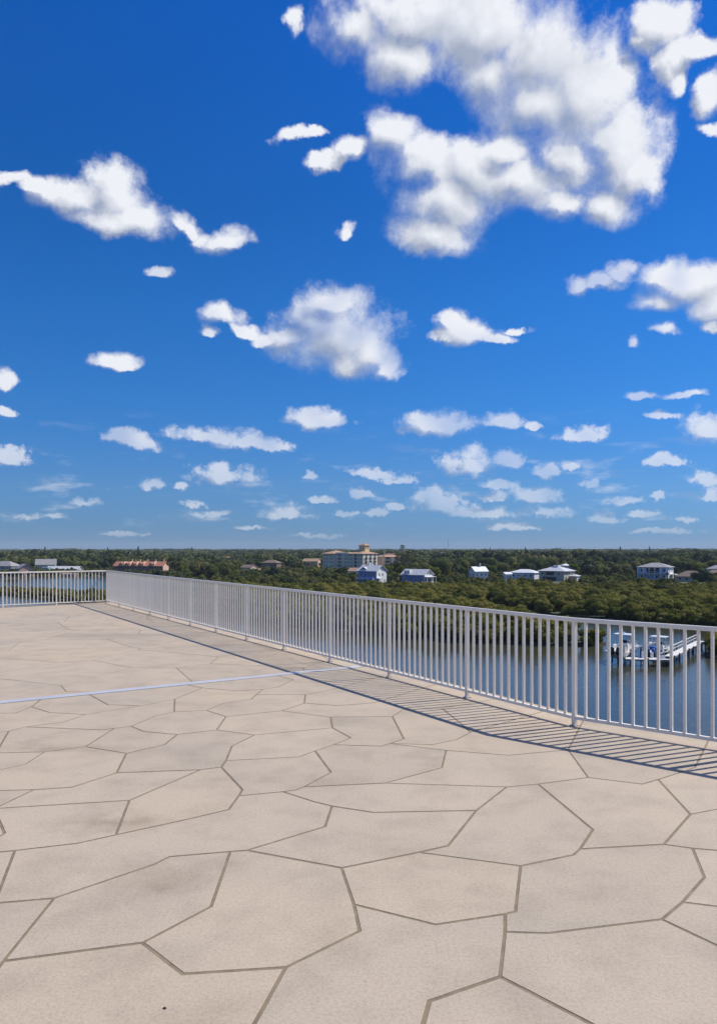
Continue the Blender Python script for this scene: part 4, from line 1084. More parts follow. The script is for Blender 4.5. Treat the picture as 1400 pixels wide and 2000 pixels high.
def scatter(name, label, cat, pts, scl, variants):
    """a mass nobody could count: one object, geometry nodes put plants on its points"""
    me = bpy.data.meshes.new(name)
    me.vertices.add(len(pts))
    me.vertices.foreach_set("co", np.asarray(pts, np.float32).ravel())
    a = me.attributes.new("plant_scale", 'FLOAT_VECTOR', 'POINT'); a.data.foreach_set("vector", np.asarray(scl, np.float32).ravel())
    a = me.attributes.new("plant_turn", 'FLOAT', 'POINT'); a.data.foreach_set("value", rng.uniform(0, 6.28, len(pts)).astype(np.float32))
    a = me.attributes.new("plant_kind", 'INT', 'POINT'); a.data.foreach_set("value", rng.integers(0, len(variants), len(pts)).astype(np.int32))
    o = tag(link(name, me), label, cat, kind='stuff')
    coll = bpy.data.collections.new(name + "_plants")
    for i, vm in enumerate(variants):
        coll.objects.link(bpy.data.objects.new("plant_%02d" % i, vm))
    ng = bpy.data.node_groups.new(name, 'GeometryNodeTree')
    ng.interface.new_socket("Geometry", in_out='INPUT', socket_type='NodeSocketGeometry')
    ng.interface.new_socket("Geometry", in_out='OUTPUT', socket_type='NodeSocketGeometry')
    Nn = ng.nodes.new
    gi, go = Nn('NodeGroupInput'), Nn('NodeGroupOutput')
    ci = Nn('GeometryNodeCollectionInfo')
    ci.inputs['Collection'].default_value = coll
    ci.inputs['Separate Children'].default_value = True
    ci.inputs['Reset Children'].default_value = True
    iop = Nn('GeometryNodeInstanceOnPoints')
    iop.inputs['Pick Instance'].default_value = True
    def attr(nm, ty):
        q = Nn('GeometryNodeInputNamedAttribute'); q.data_type = ty; q.inputs['Name'].default_value = nm
        return q.outputs['Attribute']
    cx = Nn('ShaderNodeCombineXYZ')
    Lk = ng.links.new
    Lk(attr("plant_turn", 'FLOAT'), cx.inputs[2])
    Lk(gi.outputs[0], iop.inputs['Points'])
    Lk(ci.outputs[0], iop.inputs['Instance'])
    Lk(attr("plant_kind", 'INT'), iop.inputs['Instance Index'])
    Lk(cx.outputs[0], iop.inputs['Rotation'])
    Lk(attr("plant_scale", 'FLOAT_VECTOR'), iop.inputs['Scale'])
    Lk(iop.outputs[0], go.inputs[0])
    md = o.modifiers.new("plants", 'NODES')
    md.node_group = ng
    return o

# houses keep clear of trees standing in front: bearing range, foot of the visible wall, distance
VIEW_KEEP = [(222, 340, 1113, 560), (0, 64, 1112, 532), (66, 158, 1108, 576), (424, 462, 1090, 780), (470, 512, 1111, 520), (512, 548, 1102, 600), (596, 642, 1098, 640),
             (630, 740, 1108, 600), (738, 782, 1098, 615), (682, 714, 1119, 440), (702, 754, 1138, 377), (784, 852, 1136, 385), (838, 868, 1084, 1500), (916, 954, 1127, 443),
             (984, 1054, 1126, 440), (1052, 1126, 1130, 420), (1242, 1322, 1128, 435), (1322, 1374, 1133, 400), (1374, 1402, 1116, 470), (1096, 1112, 1108, 560)]
def hides(x, y, H, R, slack=0):
    px = 700 + x / y * 1444; pr = R / y * 1444
    top = 1073 + (EYE - LAND - H) * 1444 / y
    for (a, b, base, d) in VIEW_KEEP:
        if y < d + 12 and px + pr > a and px - pr < b and top < base - 1 - slack:
            return True
    return False

# ---- mangroves
def bush(seed, R, H, per=150, size=0.20):
    return crown(broad_lumps(R, H, 0.15, 15, seed), per, size, M['mangrove'], "mangrove", shell=(0.78, 1.05))
bushes = [bush(90 + i, (2.4, 3.4, 2.9, 4.2, 3.0, 3.8, 2.2)[i], (3.6, 4.4, 4.0, 5.2, 4.6, 4.6, 3.4)[i], 210, 0.19) for i in range(7)]
N0 = 26000
X = rng.uniform(-215, 240, N0); Y = rng.uniform(93, 372, N0)
upper = 350 + 10 * np.sin(X * 0.035) + 8 * np.sin(X * 0.11 + 1)
ok = inside(GROUND_POLY, X, Y) & ~inside(LAGOON, X, Y) & (Y < upper) & (np.abs(X) < 0.60 * Y)
X, Y = X[ok], Y[ok]
sd_ = shore_dist(X, Y)
ok = sd_ > 0.7
X, Y, sd_ = X[ok], Y[ok], sd_[ok]
order = np.argsort(Y)
# thin to a minimum spacing with a coarse grid
cell = {}
keep = []
for i in order:
    g = 1.8 if sd_[i] < 7 else 2.5
    kx, ky = int(X[i] // 3.0), int(Y[i] // 3.0)
    good = True
    for dx in (-1, 0, 1):
        for dy in (-1, 0, 1):
            for j in cell.get((kx + dx, ky + dy), ()):
                if (X[i] - X[j]) ** 2 + (Y[i] - Y[j]) ** 2 < g * g:
                    good = False
    if good:
        cell.setdefault((kx, ky), []).append(i); keep.append(i)
X, Y, sd_ = X[keep], Y[keep], sd_[keep]
lumpy = 0.5 + 0.5 * np.sin(X * 0.09 + 1.3 * np.sin(Y * 0.05)) * np.sin(Y * 0.07 + X * 0.02)
sz = (0.84 + 0.14 * lumpy + rng.normal(0, 0.09, len(X))) * np.clip(0.72 + sd_ * 0.05, 0.72, 1.0)
sz = np.clip(sz, 0.5, 1.3)
sz *= np.where((X < -66) & (Y > 215), 0.60, 1.0)             # the low islet before the far lagoon
sz *= np.clip(1.0 - (Y - 285.0) / 150.0, 0.55, 1.0)           # lower towards the gardens
S3 = np.stack([sz * 1.05, sz * 1.05, sz * rng.uniform(0.88, 1.08, len(sz))], 1)
scatter("mangrove_thicket", "dense olive green mangrove thicket along the lagoon shore", "mangroves",
        np.stack([X, Y, np.full(len(X), LAND - 0.25)], 1), S3, bushes)

# ---- the far wood, to the horizon
far_var = [crown(broad_lumps(5.2 + i % 2, 9.0 + 1.2 * (i % 3), 1.0, 9, 120 + i), 9, 0.75, M['far_leaf'], "far_tree") for i in range(5)]
far_var.append(crown(broad_lumps(4.2, 14.0, 2.0, 9, 131), 12, 0.6, M['leaf_dark'], "far_tree"))
far_var.append(crown(broad_lumps(7.0, 12.5, 2.0, 10, 132), 9, 0.8, M['far_leaf'], "far_tree"))
FX, FY, FS = [], [], []
yy = 640.0
while yy < 7000:
    sp = max(7.0, yy / 95.0)
    half = 0.60 * yy
    xs = np.arange(-half, half, sp) + rng.uniform(-.45, .45, len(np.arange(-half, half, sp))) * sp
    ys = yy + rng.uniform(-.5, .5, len(xs)) * sp
    patchy = np.sin(xs * 0.011 + 3) * np.sin(ys * 0.006 + xs * 0.004)
    s = rng.uniform(0.62, 1.28, len(xs)) * (1.0 + 0.20 * patchy) * (1 + 0.25 * (yy > 2500))
    FX.append(xs); FY.append(ys); FS.append(s)
    yy += sp * 0.9
FX, FY, FS = np.concatenate(FX), np.concatenate(FY), np.concatenate(FS)
vis = np.array([not hides(x, y, 10.5 * s, 5.5, 0) if y < 820 else True for x, y, s in zip(FX, FY, FS)])
FX, FY, FS = FX[vis], FY[vis], FS[vis]
wide = np.clip(FY / 900.0, 1.0, 3.6)
scatter("far_woodland", "far dark green woodland stretching to the horizon", "woodland",
        np.stack([FX, FY, np.full(len(FX), LAND)], 1), np.stack([FS * wide, FS * wide, FS], 1), far_var)

# ------------------------------------------------------------------ houses
M['terracotta'] = plain("terracotta_tile", (0.40, 0.17, 0.10), 0.8, var=0.3, scale=1.5)
M['tan_tile'] = plain("weathered_tan_tile", (0.42, 0.26, 0.17), 0.85, var=0.25, scale=1.2)
M['grey_roof'] = plain("grey_shingle", (0.30, 0.29, 0.29), 0.85, var=0.2, scale=1.0)
M['pale_roof'] = plain("pale_metal_roof", (0.56, 0.56, 0.56), 0.5, var=0.12, scale=0.8)
M['brown_roof'] = plain("brown_shingle", (0.20, 0.145, 0.11), 0.9, var=0.2, scale=1.0)
M['white_roof'] = plain("white_metal_roof", (0.74, 0.74, 0.73), 0.5, var=0.1, scale=0.8)
M['w_cream'] = plain("cream_wall", (0.70, 0.63, 0.47), 0.85, var=0.08, scale=0.6)
M['w_white'] = plain("white_siding", (0.76, 0.75, 0.73), 0.75, var=0.06, scale=0.6)
M['w_peach'] = plain("peach_wall", (0.62, 0.40, 0.29), 0.85, var=0.1, scale=0.6)
M['w_blue'] = plain("blue_and_shade_siding", (0.13, 0.22, 0.46), 0.75, var=0.1, scale=0.6)  # blue paint, and painted shade on the white house's long walls
M['w_sky'] = plain("light_blue_and_shade_siding", (0.36, 0.47, 0.66), 0.75, var=0.08, scale=0.6)  # blue that also carries the shade on walls turned from the sun
M['w_tan'] = plain("tan_stucco", (0.52, 0.45, 0.37), 0.85, var=0.1, scale=0.6)
M['w_brown'] = plain("brown_and_shade_siding", (0.20, 0.13, 0.11), 0.85, var=0.15, scale=0.6)  # brown house, and painted shade on the townhouse fronts
M['w_grey'] = plain("grey_wall", (0.42, 0.42, 0.42), 0.85, var=0.1, scale=0.6)
M['w_teal'] = plain("teal_screen", (0.16, 0.28, 0.29), 0.6, var=0.1, scale=0.6)
M['trim'] = plain("white_trim", (0.78, 0.78, 0.77), 0.6, var=0.04)
M['dark'] = plain("recess_shadow", (0.035, 0.035, 0.04), 0.8)  # shade of openings and recesses, painted as flat dark panels
M['door'] = plain("door_paint", (0.16, 0.12, 0.10), 0.6)
def mat_glass():
    m, nt, b = new_mat("window_glass")
    b.inputs['Base Color'].default_value = (0.025, 0.032, 0.042, 1)
    b.inputs['Roughness'].default_value = 0.06
    return m
M['glass'] = mat_glass()

frame_me, pane_me = {}, {}
def window(parent, w, h, loc, ang, name="window"):
    """frame with a recessed pane; local -y looks out"""
    key = (round(w, 2), round(h, 2))
    if key not in frame_me:
        mb = MB(); t = 0.09
        mb.box(-w / 2, w / 2, -0.07, 0.02, h / 2 - t, h / 2).box(-w / 2, w / 2, -0.10, 0.02, -h / 2, -h / 2 + t)
        mb.box(-w / 2, -w / 2 + t, -0.07, 0.02, -h / 2 + t, h / 2 - t).box(w / 2 - t, w / 2, -0.07, 0.02, -h / 2 + t, h / 2 - t)
        frame_me[key] = mb.mesh("window", M['trim'])
        pane_me[key] = MB().box(-w / 2 + t, w / 2 - t, -0.025, 0.01, -h / 2 + t, h / 2 - t).mesh("pane", M['glass'])
    o = link(name, frame_me[key], parent)
    o.location = loc; o.rotation_euler = (0, 0, ang)
    link("pane", pane_me[key], o)
    return o

FACE = {'f': (0, -1, 0.0), 'r': (1, 0, math.pi / 2), 'b': (0, 1, math.pi), 'l': (-1, 0, -math.pi / 2)}
def on_face(w, d, face, u, z, out=0.0):
    nx, ny, ang = FACE[face]
    if face in 'fb':
        return (u * (1 if face == 'f' else -1), ny * (d / 2 + out), z), ang
    return (nx * (w / 2 + out), u * (1 if face == 'r' else -1), z), ang

def roof_mesh(kind, w, d, z, rise, over, mat, gmat):
    """hip: four slopes; gable: ridge along local x, wall triangles at the ends"""
    W, D = w / 2 + over, d / 2 + over
    mb = MB()
    if kind == 'gable':
        t = 0.18
        for s in (0, 1):
            pass
        vs = [(-W, -D, z), (W, -D, z), (W, D, z), (-W, D, z), (-W, 0, z + rise), (W, 0, z + rise),
              (-W, -D, z + t), (W, -D, z + t), (W, D, z + t), (-W, D, z + t), (-W, 0, z + rise + t), (W, 0, z + rise + t)]
        mb.add(vs, [(6, 7, 11, 10), (8, 9, 10, 11), (0, 4, 5, 1), (2, 5, 4, 3), (0, 1, 7, 6), (2, 3, 9, 8), (0, 6, 10, 4), (4, 10, 9, 3), (1, 5, 11, 7), (5, 2, 8, 11)])
        w2, d2 = w / 2, d / 2
        rz = rise * d2 / D
        for sx in (-1, 1):
            tri = [(sx * (w2 - 0.02), -d2, z), (sx * (w2 - 0.02), d2, z), (sx * (w2 - 0.02), 0, z + rz - 0.02)]
            mb.add(tri, [(0, 1, 2)], 1)
    else:
        q = max(0.0, W - D)
        vs = [(-W, -D, z), (W, -D, z), (W, D, z), (-W, D, z), (-q, 0, z + rise), (q, 0, z + rise),
              (-W, -D, z - 0.22), (W, -D, z - 0.22), (W, D, z - 0.22), (-W, D, z - 0.22)]
        mb.add(vs, [(0, 1, 5, 4), (1, 2, 5), (2, 3, 4, 5), (3, 0, 4), (6, 7, 1, 0), (7, 8, 2, 1), (8, 9, 3, 2), (9, 6, 0, 3), (9, 8, 7, 6)])
    return mb.mesh("roof", [mat, gmat])

def house(name, label, cat, pos, rz, w, d, h, roof, rise, wall, roofm, over=0.6, gable=None, base=0.0, z0=0.0):
    o = empty(name, (pos[0], pos[1], LAND + z0), math.radians(rz))
    tag(o, label, cat)
    MB().box(-w / 2, w / 2, -d / 2, d / 2, -0.3 + base, h).build("wall", wall, o)
    if roof:
        link("roof", roof_mesh(roof, w, d, h + 0.01, rise, over, roofm, gable or wall), o)
    return o

def windows(o, w, d, face, us, zs, ww=1.1, wh=1.4):
    for z in zs:
        for u in us:
            loc, ang = on_face(w, d, face, u, z)
            window(o, ww, wh, loc, ang)

def block(o, name, box, mat):
    return MB().box(*box).build(name, mat, o)

def part_roof(o, w, d, z, rise, kind, mat, loc, over=0.5, rz=0, gable=None):
    r = link("roof", roof_mesh(kind, w, d, z, rise, over, mat, gable or mat), o)
    r.location = (loc[0], loc[1], 0); r.rotation_euler = (0, 0, rz)
    return r

def balcony(o, w, d, face, u, z, bw=3.0, bd=1.3):
    nx, ny, ang = FACE[face]
    loc, ang = on_face(w, d, face, u, z)
    key = ('balc', bw, bd)
    if key not in frame_me:
        mb = MB().box(-bw / 2, bw / 2, -bd, 0.0, -0.18, 0.0)
        frame_me[key] = mb.mesh("balcony", M['trim'])
        mr = MB().box(-bw / 2, bw / 2, -bd, -bd + 0.06, 0.95, 1.05)
        k = int(bw / 0.45)
        for i in range(k + 1):
            x = -bw / 2 + 0.03 + (bw - 0.06) * i / k
            mr.box(x - 0.03, x + 0.03, -bd + 0.003, -bd + 0.057, 0.0, 0.95)
        pane_me[key] = mr.mesh("guard_rail", M['trim'])
        frame_me[('balcd', bw, bd)] = MB().box(-bw * .36, bw * .36, -0.04, 0.03, 0.02, 2.2).mesh("balcony_door", M['glass'])
    b = link("balcony", frame_me[key], o); b.location = loc; b.rotation_euler = (0, 0, ang)
    link("guard_rail", pane_me[key], b)
    dd = link("balcony_door", frame_me[('balcd', bw, bd)], b)
    return b

# --- five storey condominium with a corner tower
cw, cd, ch = 41.0, 18.0, 14.4
pos = bear(684, 606)
condo = house("condominium", "five-storey cream condominium block with corner tower and tiled roofs", "building", pos, -36, cw, cd, ch, None, 0, M['w_cream'], None)
for sx, ww in ((-14.5, 12.0), (13.0, 15.0)):
    block(condo, "bay", (sx - ww / 2, sx + ww / 2, -cd / 2 - 1.6, -cd / 2 + 0.01, -0.3, ch - 0.02), M['w_cream'])
    part_roof(condo, ww, cd + 3.2, ch + 0.01, 2.6, 'hip', M['tan_tile'], (sx, -0.8), 0.7, math.pi / 2 * 0)
block(condo, "parapet", (-8.3, 5.3, -cd / 2, cd / 2, ch, ch + 0.9), M['w_cream'])
tw = 6.0
M['w_yellow'] = plain("yellow_wall", (0.70, 0.56, 0.28), 0.85, var=0.08, scale=0.6)
block(condo, "tower", (13.2 - tw / 2, 13.2 + tw / 2, -2.0, -2.0 + tw, ch, ch + 6.6), M['w_yellow'])
tr_ = part_roof(condo, tw, tw, ch + 6.61, 1.9, 'hip', M['tan_tile'], (13.2, 1.0), 0.7)
for k, (dx, dy, a) in enumerate(((0, -2.0, 0), (tw / 2, 1.0, math.pi / 2))):
    for s in (-1.4, 1.4):
        u = (dx + (s if k == 0 else 0), dy + (s if k else 0))
        window(condo, 1.1, 1.5, (13.2 + u[0], u[1], ch + 4.2), a)
for fl in range(5):
    z = 1.6 + fl * 2.85
    for u in (-18.6, -16.2, -12.4, -10.4, 7.2, 9.4, 16.2, 18.6):
        window(condo, 1.0, 1.5, (u, -cd / 2 - 1.6, z), 0.0)
    for u in (-6.0, -2.2, 1.8, 4.2):
        window(condo, 1.2, 1.5, (u, -cd / 2, z), 0.0)
    if fl:
        loc, a = on_face(cw, cd, 'f', -4.2, z - 1.2); balcony(condo, cw, cd, 'f', -4.2, z - 1.2, 2.4, 1.2)
        b = balcony(condo, cw, cd + 3.2, 'f', 13.0, z - 1.2, 3.4, 1.2)
    for v in (-6.0, 0.0, 6.0):
        if fl: balcony(condo, cw, cd, 'r', v, z - 1.2, 3.6, 1.4)
        else: window(condo, 1.2, 1.5, *[q if i == 0 else q for i, q in enumerate(on_face(cw, cd, 'r', v, z))])
    for v in (-3.0, 3.0):
        loc, a = on_face(cw, cd, 'r', v, z); window(condo, 0.8, 1.5, loc, a)

pos = bear(758, 622)
wing = house("condominium_wing", "lower sunlit condominium wing with balconies right of the tower block", "building", pos, 26, 17.0, 13.0, 11.6, 'hip', 2.2, M['w_peach'], M['tan_tile'], 0.7)
block(wing, "pier", (-8.9, -7.3, -7.6, -6.4, -0.3, 12.6), M['w_cream'])
block(wing, "pier", (-0.9, 0.9, -7.6, -6.51, -0.3, 11.3), M['w_cream'])
for fl in range(4):
    z = 1.6 + fl * 2.85
    for u in (-4.2, 4.4):
        if fl: balcony(wing, 17.0, 13.0, 'f', u, z - 1.2, 4.6, 1.3)
        else: window(wing, 1.2, 1.4, *on_face(17.0, 13.0, 'f', u, z))
block(wing, "roof_house", (-2.5, 5.5, -1.5, 3.5, 12.2, 14.6), M['w_peach'])

# --- blue house with a white gable front
o = house("blue_house", "dark blue house with a white gable front below the condominium", "house", bear(727, 380), -38, 11.5, 8.6, 6.6, 'gable', 3.0, M['w_blue'], M['pale_roof'], 0.7, M['w_white'])
block(o, "gable_wall", (5.76, 5.95, -4.3, 4.3, -0.3, 6.6), M['w_white'])
MB().box(5.95, 7.6, -4.6, -1.2, 3.1, 3.3).box(7.3, 7.5, -4.5, -4.3, -0.3, 3.1).box(7.3, 7.5, -2.9, -2.7, -0.3, 3.1).box(7.3, 7.5, -1.5, -1.3, -0.3, 3.1).build("porch", M['trim'], o)
MB().box(5.96, 6.02, -4.0, -1.6, -0.2, 2.9).build("porch_shadow", M['dark'], o)  # flat dark panel for the shade under the porch
for v in (-2.0, 0.8): window(o, 1.0, 1.4, (5.95, v, 5.0), math.pi / 2)
window(o, 1.0, 1.3, (5.95, 2.4, 1.8), math.pi / 2)
windows(o, 11.5, 8.6, 'f', (-4, -1.4, 1.4, 4), (1.8, 4.9), 1.1, 1.4)
MB().box(-5.5, 5.4, -6.6, -4.31, 2.7, 2.85).build("deck_platform", M['trim'], o)
MB().box(-5.5, 5.4, -6.6, -6.5, 3.6, 3.7).build("deck_rail", M['trim'], o)
for u in (-5.4, -1.8, 1.8, 5.2): MB().box(u - .1, u + .1, -6.59, -6.41, -0.3, 3.6).build("deck_post", M['trim'], o)
part_roof(o, 4.0, 5.0, 6.9, 1.8, 'gable', M['pale_roof'], (-2.6, -1.6), 0.5, math.pi / 2, M['w_blue'])
block(o, "chimney", (-3.0, -2.1, 0.4, 1.3, 7.5, 11.0), M['w_white'])

# --- white house with a metal roof
o = house("white_house", "white raised house with grey metal roof and gabled porch", "house", bear(815, 388), -38, 14.0, 8.6, 4.4, 'gable', 2.9, M['w_blue'], M['pale_roof'], 0.7, M['w_white'])  # long walls painted blue as shade, sunlit gable left white
block(o, "gable_wall", (7.01, 7.2, -4.3, 4.3, -0.3, 4.4), M['w_white'])
for v in (-1.0, 1.0): window(o, 0.7, 1.2, (7.2, v, 5.4), math.pi / 2)
for v in (-3.2, -1.1, 1.1, 3.2): window(o, 1.4, 1.9, (7.2, v, 2.2), math.pi / 2)
MB().box(7.2, 9.0, -4.4, 4.4, 3.5, 3.7).box(8.7, 8.9, -4.3, -4.1, -0.3, 3.5).box(8.7, 8.9, -0.1, 0.1, -0.3, 3.5).box(8.7, 8.9, 4.1, 4.3, -0.3, 3.5).build("porch", M['trim'], o)
block(o, "dormer", (-5.6, -2.2, -4.0, 0.0, 4.6, 6.9), M['w_white'])
for u in (-5.0, -3.0): window(o, 0.9, 1.3, (u + 0.1, -4.0, 5.8), 0.0)
windows(o, 14.0, 8.6, 'f', (-5, -1.5, 2, 5), (2.0,), 1.3, 1.5)
MB().box(7.21, 7.25, -0.6, 0.6, -0.2, 2.1).build("door", M['door'], o)

# --- small house between condominium and blue house
o = house("cottage", "small pale cottage with tan roof in front of the condominium", "house", bear(699, 445), -20, 9.5, 7.0, 4.6, 'gable', 2.0, M['w_white'], M['tan_tile'], 0.5, M['w_white'])
windows(o, 9.5, 7.0, 'f', (-3, 0, 3), (2.6,), 1.1, 1.4); windows(o, 9.5, 7.0, 'r', (-1.5, 1.5), (2.6,), 1.1, 1.4)
block(o, "chimney", (3.6, 4.4, 0.5, 1.3, 5.5, 8.2), M['w_white'])

# --- red roofed townhouses on the left
o = house("townhouse_row", "long row of shade-darkened townhouses with red tiled roofs on the left shore", "house", bear(276, 566), -8, 39.0, 11.0, 5.0, 'gable', 3.4, M['w_brown'], M['terracotta'], 0.8, M['w_peach'])  # walls darkened as the shaded front; the sunlit end stays peach
for i, u in enumerate((-13.5, -9.0, -3.5, 2.0, 10.5)):
    part_roof(o, 6.4, 3.4, 5.4, 2.4, 'gable', M['terracotta'], (u, -3.4), 0.3, math.pi / 2, M['w_peach'])
    MB().box(u + 2.0, u + 2.35, -5.9, 0.2, 6.0, 8.6).build("party_wall", M['w_peach'], o)
for u in (-8.0, -1.5, 4.5, 11.0, 17.5):
    block(o, "chimney", (u - .5, u + .5, 0.6, 1.6, 7.5, 10.2), M['w_peach'])
windows(o, 39.0, 11.0, 'f', [-17.5 + 3.9 * i for i in range(10)], (1.6, 4.0), 1.6, 1.3)
block(o, "sunlit_end_wall", (19.51, 19.7, -5.5, 5.5, -0.3, 5.0), M['w_peach'])

# --- houses at the left edge of the view
o = house("peach_house", "peach gabled house at the left edge behind the far railing", "house", bear(48, 505), -52, 11.0, 9.5, 4.6, 'gable', 3.2, M['w_peach'], M['grey_roof'], 0.6, M['w_peach'])
windows(o, 11.0, 9.5, 'f', (-3, 0, 3), (2.4,), 1.3, 1.3); windows(o, 11.0, 9.5, 'r', (-2.5, 0, 2.5), (2.4,), 1.1, 1.3)
o = house("grey_roofed_house", "large grey-roofed house at the very left edge of the view", "house", bear(8, 530), -12, 20.0, 11.0, 6.0, 'hip', 3.4, M['w_tan'], M['grey_roof'], 0.7)
windows(o, 20.0, 11.0, 'f', (-7, -3.5, 0, 3.5, 7), (1.9, 4.6), 1.2, 1.3)
o = house("gabled_house", "grey-roofed white house with steep gable left of the townhouses", "house", bear(90, 570), 20, 14.0, 11.0, 5.8, 'gable', 4.4, M['w_white'], M['grey_roof'], 0.6, M['w_white'])
windows(o, 14.0, 11.0, 'f', (-4, 0, 4), (1.9, 4.4), 1.2, 1.3); windows(o, 14.0, 11.0, 'r', (-3, 0, 3), (1.9, 4.4), 1.1, 1.3)
o = house("long_bungalow", "long low bungalow with a pale roof near the left shore", "house", bear(126, 540), -6, 24.0, 9.0, 3.2, 'gable', 2.2, M['w_grey'], M['pale_roof'], 0.6, M['w_grey'])
windows(o, 24.0, 9.0, 'f', [-9.5 + 3.8 * i for i in range(6)], (1.7,), 1.5, 1.2)
o = house("pool_enclosure", "teal screened pool cage in front of the long bungalow", "pool cage", bear(91, 520), -6, 4.6, 5.0, 0.4, None, 0, M['w_grey'], None)
mb = MB()
for x in (-2.2, -0.75, 0.75, 2.2):
    for y in (-2.4, 2.4): mb.box(x - .08, x + .08, y - .08, y + .08, 0.4, 5.2)
for z in (1.9, 3.5, 5.1):
    for y in (-2.4, 2.4): mb.box(-2.3, 2.3, y - .075, y + .075, z, z + .12)
    for x in (-2.2, 2.2): mb.box(x - .075, x + .075, -2.3, 2.3, z + .003, z + .117)
mb.build("frame", M['trim'], o)
MB().box(-2.12, 2.12, -2.36, 2.36, 0.4, 5.05).build("screen", M['w_teal'], o)
o = house("waterfront_hut", "low tan boathouse on the bank of the far lagoon", "boathouse", bear(136, 488), -4, 9.5, 3.0, 1.4, 'gable', 0.7, M['w_peach'], M['tan_tile'], 0.3, M['w_peach'])
windows(o, 9.5, 3.0, 'f', (-3, 0, 3), (0.8,), 1.0, 0.7)

# --- villas left of the condominium
o = house("tiled_villa", "far villa with a broad peach tiled roof among trees", "house", bear(441, 790), -14, 21.0, 14.0, 5.4, 'hip', 4.8, M['w_tan'], M['tan_tile'], 0.8)
windows(o, 21.0, 14.0, 'f', (-8, -4, 0, 4, 8), (1.8, 4.0), 1.2, 1.2)
o = house("pale_cottage", "pale cottage with dark brown roof left of the condominium", "house", bear(487, 525), -35, 9.5, 8.0, 4.8, 'gable', 2.0, M['w_tan'], M['brown_roof'], 0.5, M['w_tan'])
windows(o, 9.5, 8.0, 'f', (-3, 0, 3), (2.4,), 1.1, 1.3); windows(o, 9.5, 8.0, 'r', (-2, 2), (2.4,), 1.1, 1.3)
block(o, "annexe", (4.9, 8.6, -3.0, 3.0, -0.3, 4.2), M['w_peach'])
o = house("brown_house", "low dark brown house hidden in trees left of the condominium", "house", bear(530, 610), -20, 14.0, 9.0, 6.8, 'hip', 2.4, M['w_brown'], M['brown_roof'], 0.6)
windows(o, 14.0, 9.0, 'f', (-5, -1.6, 1.6, 5), (1.8, 4.8), 1.2, 1.3)
o = house("pink_villa", "pink villa half hidden by palms left of the condominium", "house", bear(609, 650), -16, 14.0, 9.0, 7.2, 'gable', 2.4, M['w_peach'], M['tan_tile'], 0.5, M['w_peach'])
windows(o, 14.0, 9.0, 'f', (-5, -1.6, 1.6, 5), (1.8, 5.0), 1.2, 1.3)
o = house("cream_villa", "cream villa with tiled roof touching the condominium's left end", "house", bear(632, 690), -16, 12.0, 9.0, 7.6, 'hip', 2.4, M['w_cream'], M['tan_tile'], 0.5)
windows(o, 12.0, 9.0, 'f', (-4, 0, 4), (1.8, 5.0), 1.2, 1.3)

# --- right of the white house
o = house("white_cottage", "white cottage with steep white roof and chimney behind mangroves", "house", bear(934, 446), 24, 9.0, 7.0, 4.4, 'gable', 2.9, M['w_white'], M['white_roof'], 0.5, M['w_white'])
windows(o, 9.0, 7.0, 'f', (-3, 0, 3), (2.6,), 1.0, 1.3); windows(o, 9.0, 7.0, 'l', (-1.5, 1.5), (2.6,), 1.0, 1.3)
block(o, "chimney", (0.8, 1.6, -0.4, 0.4, 6.5, 9.6), M['w_white'])
o = house("white_shed", "small white shed between the white cottage and the long white house", "shed", bear(990, 438), 22, 4.6, 4.0, 3.0, 'gable', 1.2, M['w_white'], M['white_roof'], 0.3, M['w_white'])
window(o, 0.9, 1.0, (-1.0, -2.0, 1.7), 0.0); MB().box(0.4, 1.4, -2.04, -1.98, 0, 2.1).build("door", M['door'], o)
o = house("long_white_house", "long white-roofed house left of the tan hip-roofed house", "house", bear(1025, 448), -34, 15.0, 9.5, 3.9, 'hip', 1.9, M['w_sky'], M['white_roof'], 0.7)  # blue walls are painted shade; the sunlit end is white
windows(o, 15.0, 9.5, 'f', (-5.5, -2, 2, 5.5), (2.1,), 1.4, 1.4); windows(o, 15.0, 9.5, 'r', (-2.5, 2.5), (2.1,), 1.2, 1.4)
block(o, "sunlit_white_wall", (7.51, 7.6, -4.7, 4.7, -0.3, 3.85), M['w_white'])
o = house("tan_house", "tan stucco house with grey hip roof and dark carport", "house", bear(1087, 425), -42, 15.5, 13.0, 5.6, 'hip', 2.6, M['w_tan'], M['pale_roof'], 0.8)
MB().box(-5.5, 3.0, -6.56, -6.49, -0.2, 2.2).build("carport_shadow", M['dark'], o)  # carport's inner shade as a dark panel on the wall
MB().box(-3.5, 1.5, -6.56, -6.49, 3.2, 5.0).build("balcony_shadow", M['dark'], o)  # dark panel painted for the shade of the upper balcony
windows(o, 15.5, 13.0, 'f', (-5.6, 4.6), (4.0,), 1.2, 1.4); windows(o, 15.5, 13.0, 'r', (-4, 0, 4), (1.7, 4.2), 1.2, 1.4)
block(o, "cupola", (-1.6, 1.6, -1.4, 1.4, 7.4, 8.7), M['white_roof'])
o = house("garage", "low pale-roofed garage attached right of the tan house", "garage", bear(1122, 421), -42, 5.0, 6.0, 2.7, 'hip', 1.0, M['w_tan'], M['pale_roof'], 0.4)
MB().box(2.46, 2.55, -2.2, 2.2, 0, 2.2).build("door", M['trim'], o)
o = house("far_white_roof", "small white-roofed house peeping over trees behind the tan house", "house", bear(1104, 570), 10, 6.0, 6.0, 5.4, 'hip', 1.6, M['w_white'], M['white_roof'], 0.4)
windows(o, 6.0, 6.0, 'f', (-1.5, 1.5), (4.0,), 1.0, 1.2)

